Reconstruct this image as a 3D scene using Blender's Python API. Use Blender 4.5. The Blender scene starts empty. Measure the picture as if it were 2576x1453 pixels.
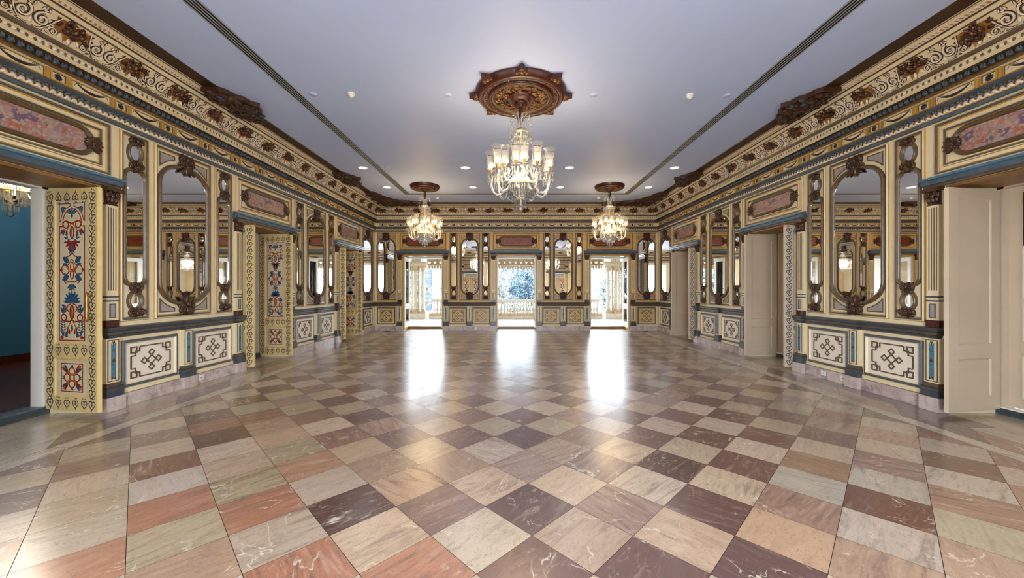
import bpy, math, random
from math import sin, cos, pi, radians, sqrt, atan2
from mathutils import Vector, Matrix
random.seed(7)
sc = bpy.context.scene
COL = sc.collection

# ------------------------------------------------------------------ room
CX = 0.115
XL, XR = -5.0, 5.23
YF, YB = -2.1, 13.55
YC = (YF + YB) / 2
H = 4.47
CAMZ = 1.5
DOORS_Y = [0.0, 3.82, 7.63, 11.44]
DOORS_X = [CX - 3.36, CX, CX + 3.36]
OPEN = 0.74          # half width of a doorway
DOOR_H = 2.75

# ------------------------------------------------------------------ materials
def lin(c):
    c = c / 255.0
    return c / 12.92 if c <= 0.04045 else ((c + 0.055) / 1.055) ** 2.4
def rgb(r, g, b):
    return (lin(r), lin(g), lin(b), 1.0)

def new_mat(name):
    m = bpy.data.materials.new(name)
    m.use_nodes = True
    nt = m.node_tree
    return m, nt, nt.nodes.get('Principled BSDF')

def paint(name, c, rough=0.5, var=0.12, scale=5.0, metallic=0.0, c2=None, bump=0.0, coat=0.0, stretch=None, spec=0.5):
    m, nt, b = new_mat(name)
    N, L = nt.nodes, nt.links
    tc = N.new('ShaderNodeTexCoord')
    src = tc.outputs['Object']
    if stretch:
        mp = N.new('ShaderNodeMapping'); mp.inputs['Scale'].default_value = stretch
        L.new(src, mp.inputs['Vector']); src = mp.outputs['Vector']
    no = N.new('ShaderNodeTexNoise'); no.inputs['Scale'].default_value = scale; no.inputs['Detail'].default_value = 4
    L.new(src, no.inputs['Vector'])
    mix = N.new('ShaderNodeMix'); mix.data_type = 'RGBA'
    a = rgb(*c)
    if c2:
        e = rgb(*c2)
    else:
        e = tuple(x * (1 - var) for x in a[:3]) + (1,)
        a = tuple(min(1, x * (1 + var * .6)) for x in a[:3]) + (1,)
    ramp = N.new('ShaderNodeMapRange'); ramp.inputs['From Min'].default_value = .35; ramp.inputs['From Max'].default_value = .65
    L.new(no.outputs['Fac'], ramp.inputs['Value'])
    L.new(ramp.outputs['Result'], mix.inputs['Factor'])
    mix.inputs['A'].default_value = a; mix.inputs['B'].default_value = e
    L.new(mix.outputs['Result'], b.inputs['Base Color'])
    b.inputs['Roughness'].default_value = rough
    b.inputs['Metallic'].default_value = metallic
    b.inputs['Specular IOR Level'].default_value = spec
    if coat:
        b.inputs['Coat Weight'].default_value = coat; b.inputs['Coat Roughness'].default_value = .15
    if bump:
        bp = N.new('ShaderNodeBump'); bp.inputs['Strength'].default_value = bump; bp.inputs['Distance'].default_value = .01
        L.new(no.outputs['Fac'], bp.inputs['Height']); L.new(bp.outputs['Normal'], b.inputs['Normal'])
    return m

def emit(name, c, strength):
    m, nt, b = new_mat(name)
    b.inputs['Base Color'].default_value = (0, 0, 0, 1)
    b.inputs['Emission Color'].default_value = c
    b.inputs['Emission Strength'].default_value = strength
    return m

def clear(name, tint, transp, gloss_rough=.03, milk=.12, gloss=.3):
    """thin cut glass: see-through, shiny, a little milky"""
    m, nt, b = new_mat(name)
    N, L = nt.nodes, nt.links
    N.remove(b)
    out = N.get('Material Output')
    tr = N.new('ShaderNodeBsdfTransparent'); tr.inputs['Color'].default_value = tint
    gl = N.new('ShaderNodeBsdfGlossy'); gl.inputs['Roughness'].default_value = gloss_rough; gl.inputs['Color'].default_value = (.95, .95, .95, 1)
    tl = N.new('ShaderNodeBsdfTranslucent'); tl.inputs['Color'].default_value = tint
    df = N.new('ShaderNodeBsdfDiffuse'); df.inputs['Color'].default_value = tint
    m1 = N.new('ShaderNodeMixShader'); m1.inputs['Fac'].default_value = .5
    L.new(tl.outputs[0], m1.inputs[1]); L.new(df.outputs[0], m1.inputs[2])
    m2 = N.new('ShaderNodeMixShader'); m2.inputs['Fac'].default_value = milk
    L.new(tr.outputs[0], m2.inputs[1]); L.new(m1.outputs[0], m2.inputs[2])
    fr = N.new('ShaderNodeLayerWeight'); fr.inputs['Blend'].default_value = gloss
    m3 = N.new('ShaderNodeMixShader')
    L.new(fr.outputs['Fresnel'], m3.inputs['Fac'])
    L.new(m2.outputs[0], m3.inputs[1]); L.new(gl.outputs[0], m3.inputs[2])
    L.new(m3.outputs[0], out.inputs['Surface'])
    return m

def marble(name, cols, scale=6.0, rough=.3, dist=1.5):
    m, nt, b = new_mat(name)
    N, L = nt.nodes, nt.links
    tc = N.new('ShaderNodeTexCoord')
    no = N.new('ShaderNodeTexNoise'); no.inputs['Scale'].default_value = scale; no.inputs['Detail'].default_value = 8
    no.inputs['Roughness'].default_value = .65; no.inputs['Distortion'].default_value = dist
    L.new(tc.outputs['Object'], no.inputs['Vector'])
    cr = N.new('ShaderNodeValToRGB')
    e = cr.color_ramp.elements
    n = len(cols)
    for i, c in enumerate(cols):
        p = .3 + .4 * i / (n - 1)
        el = e[i] if i < 2 else e.new(p)
        el.position = p; el.color = rgb(*c)
    L.new(no.outputs['Fac'], cr.inputs['Fac'])
    L.new(cr.outputs['Color'], b.inputs['Base Color'])
    b.inputs['Roughness'].default_value = rough
    return m

MT = {}
MT['cream'] = paint('cream_paint', (226, 207, 166), .42, .06, 3)
MT['cream_light'] = paint('pale_cream_paint', (231, 216, 194), .45, .05, 3)
MT['gold'] = paint('ochre_paint_and_edge_shade', (186, 142, 60), .4, .12, 6)  # ochre parts, and warm shade painted on moulding edges
MT['taupe'] = paint('taupe_paint', (94, 78, 60), .38, .2, 14)
MT['slate'] = paint('blue_grey_paint', (78, 92, 104), .35, .25, 12)
MT['slate_dark'] = paint('dark_blue_grey_paint', (58, 66, 74), .35, .25, 12)
MT['panel_grey'] = paint('mauve_grey_paint', (158, 146, 138), .5, .1, 8)
MT['blue_inlay'] = paint('turquoise_blue_inlay', (72, 112, 134), .35, .3, 25)
MT['carved'] = paint('carved_dark_walnut', (70, 42, 22), .36, .4, 30, bump=.3)
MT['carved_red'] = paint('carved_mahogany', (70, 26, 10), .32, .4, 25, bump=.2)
MT['carved_gold'] = paint('dull_gold_carving', (122, 84, 42), .32, .4, 30, metallic=.25)
MT['gilt_and_shade'] = paint('gilt_and_frieze_shade', (158, 110, 52), .35, .4, 30, metallic=.3)  # gilt flower centres, and the painted shadow behind the clusters
MT['soffit'] = paint('dark_wood_soffit', (58, 30, 12), .4, .45, 4, stretch=(1, 1, 1))
MT['wood'] = paint('amber_wood', (140, 96, 44), .4, .3, 6)
MT['frame_wood'] = paint('mirror_frame_wood', (98, 74, 44), .3, .3, 20)
MT['mirror'], _nt, _b = new_mat('silvered_mirror')
_b.inputs['Base Color'].default_value = (.94, .95, .95, 1); _b.inputs['Metallic'].default_value = 1; _b.inputs['Roughness'].default_value = .015
MT['inlay_marble'] = marble('flowered_pink_inlay', [(92, 70, 92), (156, 98, 98), (170, 150, 134), (176, 152, 138), (164, 88, 60), (120, 88, 106)], 10, .35, 2.0)
def floral(name, cols, scale, ground):
    """flowered stone: clustered blossoms of several colours on a mottled ground"""
    m, nt, b = new_mat(name); N, L = nt.nodes, nt.links
    tc = N.new('ShaderNodeTexCoord')
    no = N.new('ShaderNodeTexNoise'); no.inputs['Scale'].default_value = 22; no.inputs['Detail'].default_value = 4
    L.new(tc.outputs['Object'], no.inputs['Vector'])
    va = N.new('ShaderNodeMix'); va.data_type = 'VECTOR'; va.inputs['Factor'].default_value = .045
    L.new(tc.outputs['Object'], va.inputs['A']); L.new(no.outputs['Color'], va.inputs['B'])
    vo = N.new('ShaderNodeTexVoronoi'); vo.inputs['Scale'].default_value = scale; L.new(va.outputs['Result'], vo.inputs['Vector'])
    v2 = N.new('ShaderNodeTexVoronoi'); v2.inputs['Scale'].default_value = scale * 3.1; L.new(va.outputs['Result'], v2.inputs['Vector'])
    sp = N.new('ShaderNodeSeparateColor'); L.new(vo.outputs['Color'], sp.inputs[0])
    cr = N.new('ShaderNodeValToRGB'); e = cr.color_ramp.elements; cr.color_ramp.interpolation = 'CONSTANT'
    for i, c in enumerate(cols):
        el = e[i] if i < 2 else e.new(i / len(cols))
        el.position = i / len(cols); el.color = rgb(*c)
    L.new(sp.outputs['Red'], cr.inputs['Fac'])
    s2 = N.new('ShaderNodeSeparateColor'); L.new(v2.outputs['Color'], s2.inputs[0])
    gt = N.new('ShaderNodeMapRange'); gt.inputs['From Min'].default_value = .55; gt.inputs['From Max'].default_value = .62; L.new(s2.outputs['Green'], gt.inputs['Value'])
    mx = N.new('ShaderNodeMix'); mx.data_type = 'RGBA'; L.new(gt.outputs[0], mx.inputs['Factor']); L.new(cr.outputs[0], mx.inputs['A']); mx.inputs['B'].default_value = rgb(*ground)
    rg = N.new('ShaderNodeMapRange'); rg.inputs['From Min'].default_value = .1; rg.inputs['From Max'].default_value = .55; rg.inputs['To Min'].default_value = 0; rg.inputs['To Max'].default_value = .45; L.new(v2.outputs['Distance'], rg.inputs['Value'])
    m3 = N.new('ShaderNodeMix'); m3.data_type = 'RGBA'; m3.blend_type = 'MULTIPLY'; L.new(rg.outputs[0], m3.inputs['Factor']); L.new(mx.outputs['Result'], m3.inputs['A']); m3.inputs['B'].default_value = (.35, .25, .28, 1)
    L.new(m3.outputs['Result'], b.inputs['Base Color']); b.inputs['Roughness'].default_value = .4
    return m
MT['inlay'] = floral('pink_flowered_inlay', [(176, 122, 108), (124, 96, 118), (188, 128, 112), (178, 108, 78), (168, 130, 134), (190, 150, 132)], 11, (178, 160, 146))
MT['inlay_shaded_red'] = floral('flowered_inlay_red_shade', [(138, 40, 20), (118, 30, 16), (150, 54, 26), (128, 34, 20)], 11, (150, 84, 40))  # pink inlay with the backlit red tone put into its colour
MT['shaded_cream_wall'] = paint('cream_wall_amber_shade', (208, 166, 92), .42, .06, 3)  # cream back wall with its amber backlit shade put into the colour
MT['shaded_cream_board'] = paint('cream_board_amber_shade', (208, 172, 108), .45, .05, 3)  # same cream boards, amber backlit shade painted in
MT['skirt'] = marble('mauve_skirting_marble', [(120, 92, 92), (176, 156, 150), (204, 188, 172)], 4, .3)
MT['plinth'] = marble('plinth_marble', [(150, 126, 120), (190, 172, 162), (208, 196, 182)], 5, .3)
MT['ink'] = paint('dark_blue_painted_line', (62, 66, 84), .5, .2, 30)
MT['ink_dark'] = paint('blackened_blue_paint', (32, 38, 48), .5, .2, 30)
MT['red'] = paint('red_painted_flower', (148, 44, 22), .5, .25, 30)
MT['blue'] = paint('blue_painted_flower', (42, 80, 114), .5, .25, 30)
MT['green'] = paint('green_grey_painted_leaf', (78, 104, 104), .5, .2, 30)
MT['ochre_line'] = paint('ochre_painted_line', (176, 104, 40), .5, .2, 30)
MT['door_yellow'] = paint('worn_yellow_door_paint', (220, 190, 126), .45, .1, 5)
MT['door_panel'] = paint('buff_door_panel_paint', (214, 196, 158), .5, .06, 4)
MT['door_cream'] = paint('plain_cream_door_paint', (202, 182, 156), .42, .05, 2)
MT['white'] = paint('white_gloss_paint', (226, 218, 204), .35, .04, 3)
MT['white_door'] = paint('white_door_paint', (232, 228, 218), .35, .04, 3)
MT['brass'] = paint('aged_brass', (150, 114, 58), .3, .3, 20, metallic=.9)
MT['bronze'] = paint('dark_bronze', (70, 48, 34), .4, .2, 20, metallic=.6)
MT['black'] = paint('black_slot', (10, 12, 14), .5, .1, 5)
MT['ceiling'] = paint('cool_white_ceiling_paint', (186, 201, 238), .55, .015, .8)
MT['plastic'] = paint('white_plastic', (228, 226, 220), .4, .03, 5)
MT['alu'] = paint('white_aluminium_fin', (160, 166, 174), .3, .05, 5, metallic=.2)
MT['slate_step'] = paint('slate_step', (58, 66, 70), .4, .25, 10)
MT['crystal'] = clear('cut_crystal', (.97, .97, .95, 1), .5, .04, .22, .36)
MT['shade_glass'] = clear('etched_shade_glass', (1, .98, .94, 1), .7, .03, .08, .2)
MT['gold_glass'] = clear('amber_gilt_glass', (.95, .78, .25, 1), .5, .08, .7, .3)
MT['pane'] = clear('window_pane', (.96, .97, .97, 1), .9, .02, .02, .12)
MT['lamp'] = emit('glowing_lamp', (1, .76, .44, 1), 12)
MT['downlight'] = emit('downlight_glow', (1, .93, .82, 1), 5)

# ------------------------------------------------------------------ mesh builder
class MB:
    def __init__(s):
        s.v = []; s.f = []; s.m = []; s.sm = []
    def face(s, idx, mat=0, smooth=False):
        s.f.append(tuple(idx)); s.m.append(mat); s.sm.append(smooth)
    def box(s, x0, x1, y0, y1, z0, z1, mat=0):
        b = len(s.v)
        s.v += [(x0, y0, z0), (x1, y0, z0), (x1, y1, z0), (x0, y1, z0), (x0, y0, z1), (x1, y0, z1), (x1, y1, z1), (x0, y1, z1)]
        for q in ((0, 3, 2, 1), (4, 5, 6, 7), (0, 1, 5, 4), (1, 2, 6, 5), (2, 3, 7, 6), (3, 0, 4, 7)):
            s.face([b + i for i in q], mat)
    def lathe(s, prof, n=16, c=(0, 0, 0), mat=0, smooth=True, axis='z', sy=1.0, a0=0, a1=2 * pi):
        b = len(s.v); full = abs(a1 - a0 - 2 * pi) < 1e-6
        cols = n if full else n + 1
        for r, z in prof:
            for i in range(cols):
                a = a0 + (a1 - a0) * i / n
                p = (r * cos(a), r * sin(a) * sy, z)
                if axis == 'y': p = (p[0], p[2], p[1])
                if axis == 'x': p = (p[2], p[0], p[1])
                s.v.append((c[0] + p[0], c[1] + p[1], c[2] + p[2]))
        for j in range(len(prof) - 1):
            for i in range(n):
                k = (i + 1) % cols
                s.face((b + j * cols + i, b + j * cols + k, b + (j + 1) * cols + k, b + (j + 1) * cols + i), mat, smooth)
    def ball(s, c, r, n=8, mat=0, sx=1, sy=1, sz=1):
        b = len(s.v); k = max(4, n // 2 + 1)
        for j in range(k + 1):
            t = pi * j / k
            for i in range(n):
                a = 2 * pi * i / n
                s.v.append((c[0] + r * sx * sin(t) * cos(a), c[1] + r * sy * sin(t) * sin(a), c[2] + r * sz * cos(t)))
        for j in range(k):
            for i in range(n):
                q = (i + 1) % n
                s.face((b + j * n + i, b + (j + 1) * n + i, b + (j + 1) * n + q, b + j * n + q), mat, True)
    def tube(s, pts, rad, n=6, mat=0, closed=False, cap=True):
        P = [Vector(p) for p in pts]; k = len(P)
        if not isinstance(rad, (list, tuple)): rad = [rad] * k
        b = len(s.v); up = None
        for i in range(k):
            if closed: t = P[(i + 1) % k] - P[i - 1]
            else: t = P[min(i + 1, k - 1)] - P[max(i - 1, 0)]
            t.normalize()
            if up is None:
                up = Vector((0, 0, 1)) if abs(t.z) < .9 else Vector((1, 0, 0))
            sd = t.cross(up)
            if sd.length < 1e-5: sd = t.orthogonal()
            sd.normalize(); up = sd.cross(t).normalized()
            for j in range(n):
                a = 2 * pi * j / n
                q = P[i] + (sd * cos(a) + up * sin(a)) * rad[i]
                s.v.append(tuple(q))
        for i in range(k if closed else k - 1):
            w = (i + 1) % k
            for j in range(n):
                l = (j + 1) % n
                s.face((b + i * n + j, b + i * n + l, b + w * n + l, b + w * n + j), mat, True)
        if cap and not closed:
            s.face([b + j for j in range(n)][::-1], mat)
            s.face([b + (k - 1) * n + j for j in range(n)], mat)
    def sweep(s, path, prof, closed=True, mats=None, mapf=None, smooth=False):
        """profile (offset to the left of the path, height) carried along a mitred 2D path"""
        mapf = mapf or (lambda x, z, d: (x, d, z))
        k = len(path); b = len(s.v); q = len(prof)
        for i in range(k):
            a = path[i - 1] if (closed or i > 0) else None
            c = path[(i + 1) % k] if (closed or i < k - 1) else None
            p = path[i]
            ns = []
            for u, w in ((a, p), (p, c)):
                if u is None or w is None: continue
                dx, dz = w[0] - u[0], w[1] - u[1]; l = math.hypot(dx, dz) or 1e-9
                ns.append((-dz / l, dx / l))
            if len(ns) == 2:
                nx, nz = ns[0][0] + ns[1][0], ns[0][1] + ns[1][1]
                l2 = nx * nx + nz * nz
                f = 2 / l2 if l2 > .2 else 1
                nx, nz = nx * f, nz * f
            else:
                nx, nz = ns[0]
            for o, h in prof:
                s.v.append(mapf(p[0] + nx * o, p[1] + nz * o, h))
        for i in range(k if closed else k - 1):
            w = (i + 1) % k
            for j in range(q - 1):
                s.face((b + i * q + j, b + w * q + j, b + w * q + j + 1, b + i * q + j + 1), mats[j] if mats else 0, smooth)
    def poly(s, pts, d, mat=0, mapf=None, thick=0.0, dome=0.0, smooth=False):
        """flat outline at depth d, with thin sides, optionally domed"""
        mapf = mapf or (lambda x, z, d: (x, d, z))
        k = len(pts); b = len(s.v)
        for x, z in pts: s.v.append(mapf(x, z, d))
        if dome:
            cx = sum(p[0] for p in pts) / k; cz = sum(p[1] for p in pts) / k
            s.v.append(mapf(cx, cz, d + dome))
            for i in range(k): s.face((b + i, b + (i + 1) % k, b + k), mat, smooth)
        else:
            s.face([b + i for i in range(k)], mat)
        if thick:
            b2 = len(s.v)
            for x, z in pts: s.v.append(mapf(x, z, d - thick))
            for i in range(k): s.face((b2 + i, b2 + (i + 1) % k, b + (i + 1) % k, b + i), mat)
    def petal(s, x, z, ang, l, w, d=0.0, mat=0, dome=0.0, thick=0.0, mapf=None, n=5, tip=1.0):
        pts = []
        ca, sa = cos(ang), sin(ang)
        for i in range(n + 1):
            t = i / n
            h = w / 2 * sin(pi * t ** .85) ** .8 if 0 < t < 1 else 0
            pts.append((t * l, h))
        for i in range(n - 1, 0, -1):
            t = i / n
            h = w / 2 * sin(pi * t ** .85) ** .8
            pts.append((t * l, -h))
        pts = [(x + u * ca - v * sa, z + u * sa + v * ca) for u, v in pts]
        s.poly(pts, d, mat, mapf, thick, dome, dome > 0)
    def ribbon(s, pts, w, d=0.0, mat=0, thick=0.0, closed=False, mapf=None):
        w2 = w / 2
        s.sweep(pts, [(-w2, d - thick), (-w2, d), (w2, d), (w2, d - thick)] if thick else [(-w2, d), (w2, d)], closed,
                [mat] * (3 if thick else 1), mapf)
    def build(s, name, mats, parent=None):
        me = bpy.data.meshes.new(name)
        me.from_pydata(s.v, [], s.f)
        for m in (mats if isinstance(mats, (list, tuple)) else [mats]):
            me.materials.append(MT[m] if isinstance(m, str) else m)
        if s.f:
            me.polygons.foreach_set('material_index', s.m)
            me.polygons.foreach_set('use_smooth', s.sm)
        me.update()
        o = bpy.data.objects.new(name, me)
        COL.objects.link(o)
        if parent: o.parent = parent
        return o

def tag(o, label=None, cat=None, group=None, kind=None):
    if label: o['label'] = label
    if cat: o['category'] = cat
    if group: o['group'] = group
    if kind: o['kind'] = kind
    return o
def empty(name, loc=(0, 0, 0), rz=0.0, label=None, cat=None, group=None):
    o = bpy.data.objects.new(name, None)
    o.empty_display_size = .1
    COL.objects.link(o); o.location = loc; o.rotation_euler = (0, 0, rz)
    return tag(o, label, cat, group)
def dup(o, loc=None, rz=None, label=None, group=None, parent=None):
    c = o.copy(); COL.objects.link(c)
    if parent: c.parent = parent
    if loc is not None: c.location = loc
    if rz is not None: c.rotation_euler = (0, 0, rz)
    if label: c['label'] = label
    if group: c['group'] = group
    for ch in list(o.children): dup(ch, parent=c)
    return c
ROT = {'left': -pi / 2, 'right': pi / 2, 'back': pi, 'front': 0.0}
def on_wall(wall, s, z=0.0, d=0.0):
    """point on a wall: s = world coordinate along it"""
    if wall == 'left': return (XL + d, s, z)
    if wall == 'right': return (XR - d, s, z)
    if wall == 'back': return (s, YB - d, z)
    return (s, YF + d, z)
def struct(name, mb, mats, parent=None):
    o = mb.build(name, mats, parent)
    if not parent: o['kind'] = 'structure'
    return o

def rect(w, z0, z1, x=0.0):
    return [(x - w / 2, z0), (x + w / 2, z0), (x + w / 2, z1), (x - w / 2, z1)]
def roundrect(w, z0, z1, r0, r1, n=10, rx=None):
    """ccw outline, elliptical corners: r0 bottom, r1 top"""
    h = w / 2; pts = []
    for cx, cz, r, a0 in ((h, z0, r0, -pi / 2), (h, z1, r1, 0), (-h, z1, r1, pi / 2), (-h, z0, r0, pi)):
        sx = 1 if cx > 0 else -1; sz = 1 if cz == z1 else -1
        q = min(r, h - .001) if rx is None else min(rx, h - .001)
        ox, oz = cx - sx * q, cz - sz * r
        for i in range(n + 1):
            a = a0 + pi / 2 * i / n
            pts.append((ox + q * cos(a), oz + r * sin(a)))
    return pts
def oval(cx, cz, rx, rz, n=24):
    return [(cx + rx * cos(2 * pi * i / n), cz + rz * sin(2 * pi * i / n)) for i in range(n)]
def spiral(cx, cz, r0, r1, a0, turns, n=18, sgn=1):
    out = []
    for i in range(n + 1):
        t = i / n
        a = a0 + sgn * 2 * pi * turns * t
        r = r0 + (r1 - r0) * t
        out.append((cx + r * cos(a), cz + r * sin(a)))
    return out
E_CH, E_DL, E_DN, E_BK, E_SUN, E_SKY, EXPO = 80, 8, 8, 2, 2.0, 12.0, 1.2
# ------------------------------------------------------------------ floor
TD = 0.6166          # diagonal of one diamond tile
TX0, TY0 = CX, 2.29
FX0, FX1 = CX - 7 * TD, CX + 7 * TD
FY0, FY1 = TY0 - 12 * TD / 2, TY0 + 34 * TD / 2
def clip(poly, f):
    out = []
    for i in range(len(poly)):
        a, b = poly[i], poly[(i + 1) % len(poly)]
        fa, fb = f(a), f(b)
        if fa >= 0: out.append(a)
        if (fa >= 0) != (fb >= 0):
            t = fa / (fa - fb)
            out.append((a[0] + (b[0] - a[0]) * t, a[1] + (b[1] - a[1]) * t))
    return out
LIGHT = [(206, 190, 166), (198, 182, 158), (210, 198, 178), (192, 176, 150), (200, 186, 160), (208, 192, 170), (188, 178, 156)]
DARKM = [(128, 98, 94), (116, 86, 82), (140, 112, 108), (106, 76, 72), (124, 92, 88), (146, 118, 108), (112, 84, 86)]
RUST = [(168, 112, 80), (132, 80, 52), (118, 70, 50), (186, 140, 108), (150, 112, 98)]
# tiles read off the floor: row -> {index of the left corner: colour}
KNOWN = {
 -1: {-5: (196, 136, 100), -4: (196, 160, 122), -3: (194, 128, 90), -2: (196, 134, 94), -1: (120, 90, 82), 0: (118, 88, 80), 1: (106, 82, 78), 2: (202, 166, 130), 3: (204, 168, 134), 4: (110, 58, 36)},
 0: {-5: (200, 188, 164), -4: (178, 166, 132), -3: (204, 188, 164), -2: (200, 178, 146), -1: (208, 194, 168), 0: (190, 168, 144), 1: (200, 176, 146), 2: (204, 168, 128), 3: (210, 198, 178), 4: (190, 182, 150)},
 1: {-6: (202, 186, 156), -5: (190, 124, 86), -4: (192, 126, 88), -3: (84, 50, 42), -2: (138, 108, 96), -1: (110, 86, 82), 0: (170, 146, 130), 1: (110, 80, 72), 2: (162, 132, 112), 3: (120, 64, 38), 4: (188, 138, 104)},
 2: {-5: (206, 196, 180), -4: (176, 164, 130), -3: (202, 186, 164), -2: (196, 156, 116), -1: (200, 178, 152), 0: (202, 182, 154), 1: (204, 190, 166), 2: (204, 188, 158), 3: (196, 190, 172), 4: (204, 196, 178), 5: (206, 198, 178)},
 3: {-7: (150, 120, 106), -6: (134, 80, 48), -5: (192, 172, 150), -4: (194, 146, 104), -3: (168, 136, 106), -2: (168, 142, 122), -1: (166, 146, 134), 0: (134, 114, 112), 1: (80, 55, 50), 2: (110, 78, 70), 3: (176, 136, 92), 4: (152, 122, 112), 5: (130, 70, 36)},
 4: {-4: (178, 168, 138), -3: (194, 174, 142), -2: (198, 178, 150), -1: (208, 196, 178), 0: (190, 170, 152), 1: (206, 190, 160), 2: (200, 186, 158)},
 5: {-7: (146, 116, 100), -6: (80, 36, 22), -5: (190, 164, 138), -4: (140, 106, 92), -3: (122, 96, 92), -2: (116, 90, 92), -1: (104, 84, 90), 0: (150, 126, 118), 1: (122, 92, 84), 2: (110, 80, 72), 3: (110, 72, 60), 4: (124, 98, 92), 5: (186, 146, 116)},
 6: {-6: (170, 104, 74), -5: (178, 150, 128)}, 7: {-7: (106, 46, 26), -6: (158, 100, 74), -5: (150, 118, 104)},
}
def build_floor():
    rnd = random.Random(11)
    V, F, MI, CO, TI = [], [], [], [], []
    def add(poly, z, mat, col, ti):
        b = len(V)
        V.extend([(x, y, z) for x, y in poly]); F.append(tuple(range(b, b + len(poly)))); MI.append(mat); CO.append(col); TI.append(ti)
    g = .0022
    for n in range(-13, 36):
        for j in range(-17, 18):
            if (n + j) % 2 == 0: continue
            cx, cy = TX0 + j * TD / 2, TY0 + n * TD / 2
            r = TD / 2 - g
            p = [(cx + r, cy), (cx, cy + r), (cx - r, cy), (cx, cy - r)]
            for f in (lambda q: q[0] - FX0, lambda q: FX1 - q[0], lambda q: q[1] - FY0, lambda q: FY1 - q[1]):
                p = clip(p, f) if p else p
            if len(p) < 3: continue
            k = (j - 1) // 2 if n % 2 == 0 else (j - 2) // 2
            c = KNOWN.get(n, {}).get(k)
            dark = n % 2 != 0
            if c is None:
                if dark:
                    t = rnd.random()
                    w = .45 if j < -6 else (.12 if j < 8 else .3)
                    if n > 12: w *= .4
                    c = rnd.choice(RUST) if t < w else rnd.choice(DARKM)
                    if rnd.random() < .12: c = (168, 146, 136)
                else:
                    c = rnd.choice(LIGHT)
                    if rnd.random() < .1: c = (176, 148, 132)
            v = .93 + rnd.uniform(-.05, .05)
            g_ = sum(c) / 3
            c = tuple(max(8, (g_ + (x - g_) * (1.06 if c[0] - c[2] < 60 else .84)) * v) for x in c)
            c = (c[0] * 1.01, c[1] * .975, c[2] * .985)
            ang = -pi / 4 * rnd.choice((1, 1, 1, -1)) + rnd.uniform(-.25, .25)
            lum = sum(c) / 3
            add(p, 0, 0, rgb(*c), (ang, rnd.random() * 40, rnd.uniform(.3, 1) * (1.25 if lum < 150 else .8)))
    # plain marble strip round the field, then a border of long slabs
    S = .17
    strip = [(FX0 - S, FX0, FY0 - S, FY1 + S, 'y'), (FX1, FX1 + S, FY0 - S, FY1 + S, 'y'), (FX0, FX1, FY1, FY1 + S, 'x'), (FX0, FX1, FY0 - S, FY0, 'x')]
    def slabs(x0, x1, y0, y1, ax, step, cols, ob):
        a, e = (y0, y1) if ax == 'y' else (x0, x1)
        while a < e - 1e-6:
            b = min(e, a + step * rnd.uniform(.8, 1.2))
            if e - b < .3: b = e
            q = [(x0, a + g), (x1, a + g), (x1, b - g), (x0, b - g)] if ax == 'y' else [(a + g, y0), (b - g, y0), (b - g, y1), (a + g, y1)]
            if ob and ax == 'y':
                sh = .35 * ob
                q = [(q[0][0], q[0][1]), (q[1][0], q[1][1] + sh), (q[2][0], q[2][1] + sh), (q[3][0], q[3][1])]
            c = rnd.choice(cols)
            add(q, 0, 0, rgb(*c), ((pi / 2 if ax == 'y' else 0) + rnd.uniform(-.15, .15), rnd.random() * 40, rnd.uniform(.5, 1)))
            a = b
    for x0, x1, y0, y1, ax in strip:
        slabs(x0 + g, x1 - g, y0, y1, ax, 1.1, [(208, 194, 178), (212, 200, 184), (204, 190, 172)], 0)
    B = [(122, 94, 96), (98, 74, 80), (206, 192, 172), (112, 84, 86), (186, 168, 148), (176, 146, 124), (196, 182, 162), (104, 82, 86), (190, 172, 150), (164, 120, 98)]
    slabs(XL + g, XL + .3, YF, YB, 'y', 1.0, B[2:], 0); slabs(XL + .3 + g, FX0 - S - g, YF + .4, YB, 'y', .8, B, -1.2)
    slabs(XR - .3, XR - g, YF, YB, 'y', 1.0, B[2:], 0); slabs(FX1 + S + g, XR - .3 - g, YF, YB - .4, 'y', .8, B, 1.2)
    slabs(FX0 - S, FX1 + S, FY1 + S + g, YB, 'x', .9, B, 0)
    slabs(FX0 - S, FX1 + S, YF, FY0 - S - g, 'x', .9, B, 0)
    # floor inside the doorways
    for c in DOORS_Y:
        for x0, x1 in ((XL - .66, XL - g), (XR + g, XR + .66)):
            slabs(x0, x1, c - OPEN, c + OPEN, 'y', 1.5, [(200, 184, 160)], 0)
    for c in DOORS_X:
        slabs(c - OPEN, c + OPEN, YB + g, YB + .78, 'x', 1.5, [(196, 182, 162)], 0)
        slabs(c - (1.5 if c == CX else OPEN), c + (1.5 if c == CX else OPEN), YF - .78, YF - g, 'x', 1.5, [(196, 182, 162)], 0)
    add([(XL - .66, YF - .8), (XR + .66, YF - .8), (XR + .66, YB + .8), (XL - .66, YB + .8)], -.003, 1, (0, 0, 0, 1), (0, 0, 0))
    me = bpy.data.meshes.new('floor'); me.from_pydata(V, [], F)
    ca = me.color_attributes.new('tile_colour', 'FLOAT_COLOR', 'CORNER')
    ta = me.attributes.new('tile_vein', 'FLOAT_VECTOR', 'CORNER')
    i = 0
    for f, c, t in zip(F, CO, TI):
        for _ in f:
            ca.data[i].color = c; ta.data[i].vector = t; i += 1
    me.polygons.foreach_set('material_index', MI)
    # material
    m, nt, b = new_mat('floor_marble_tiles'); N, L = nt.nodes, nt.links
    at = N.new('ShaderNodeAttribute'); at.attribute_name = 'tile_colour'
    tv = N.new('ShaderNodeAttribute'); tv.attribute_name = 'tile_vein'
    sp = N.new('ShaderNodeSeparateXYZ'); L.new(tv.outputs['Vector'], sp.inputs[0])
    tc = N.new('ShaderNodeTexCoord')
    vr = N.new('ShaderNodeVectorRotate'); vr.rotation_type = 'Z_AXIS'
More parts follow.
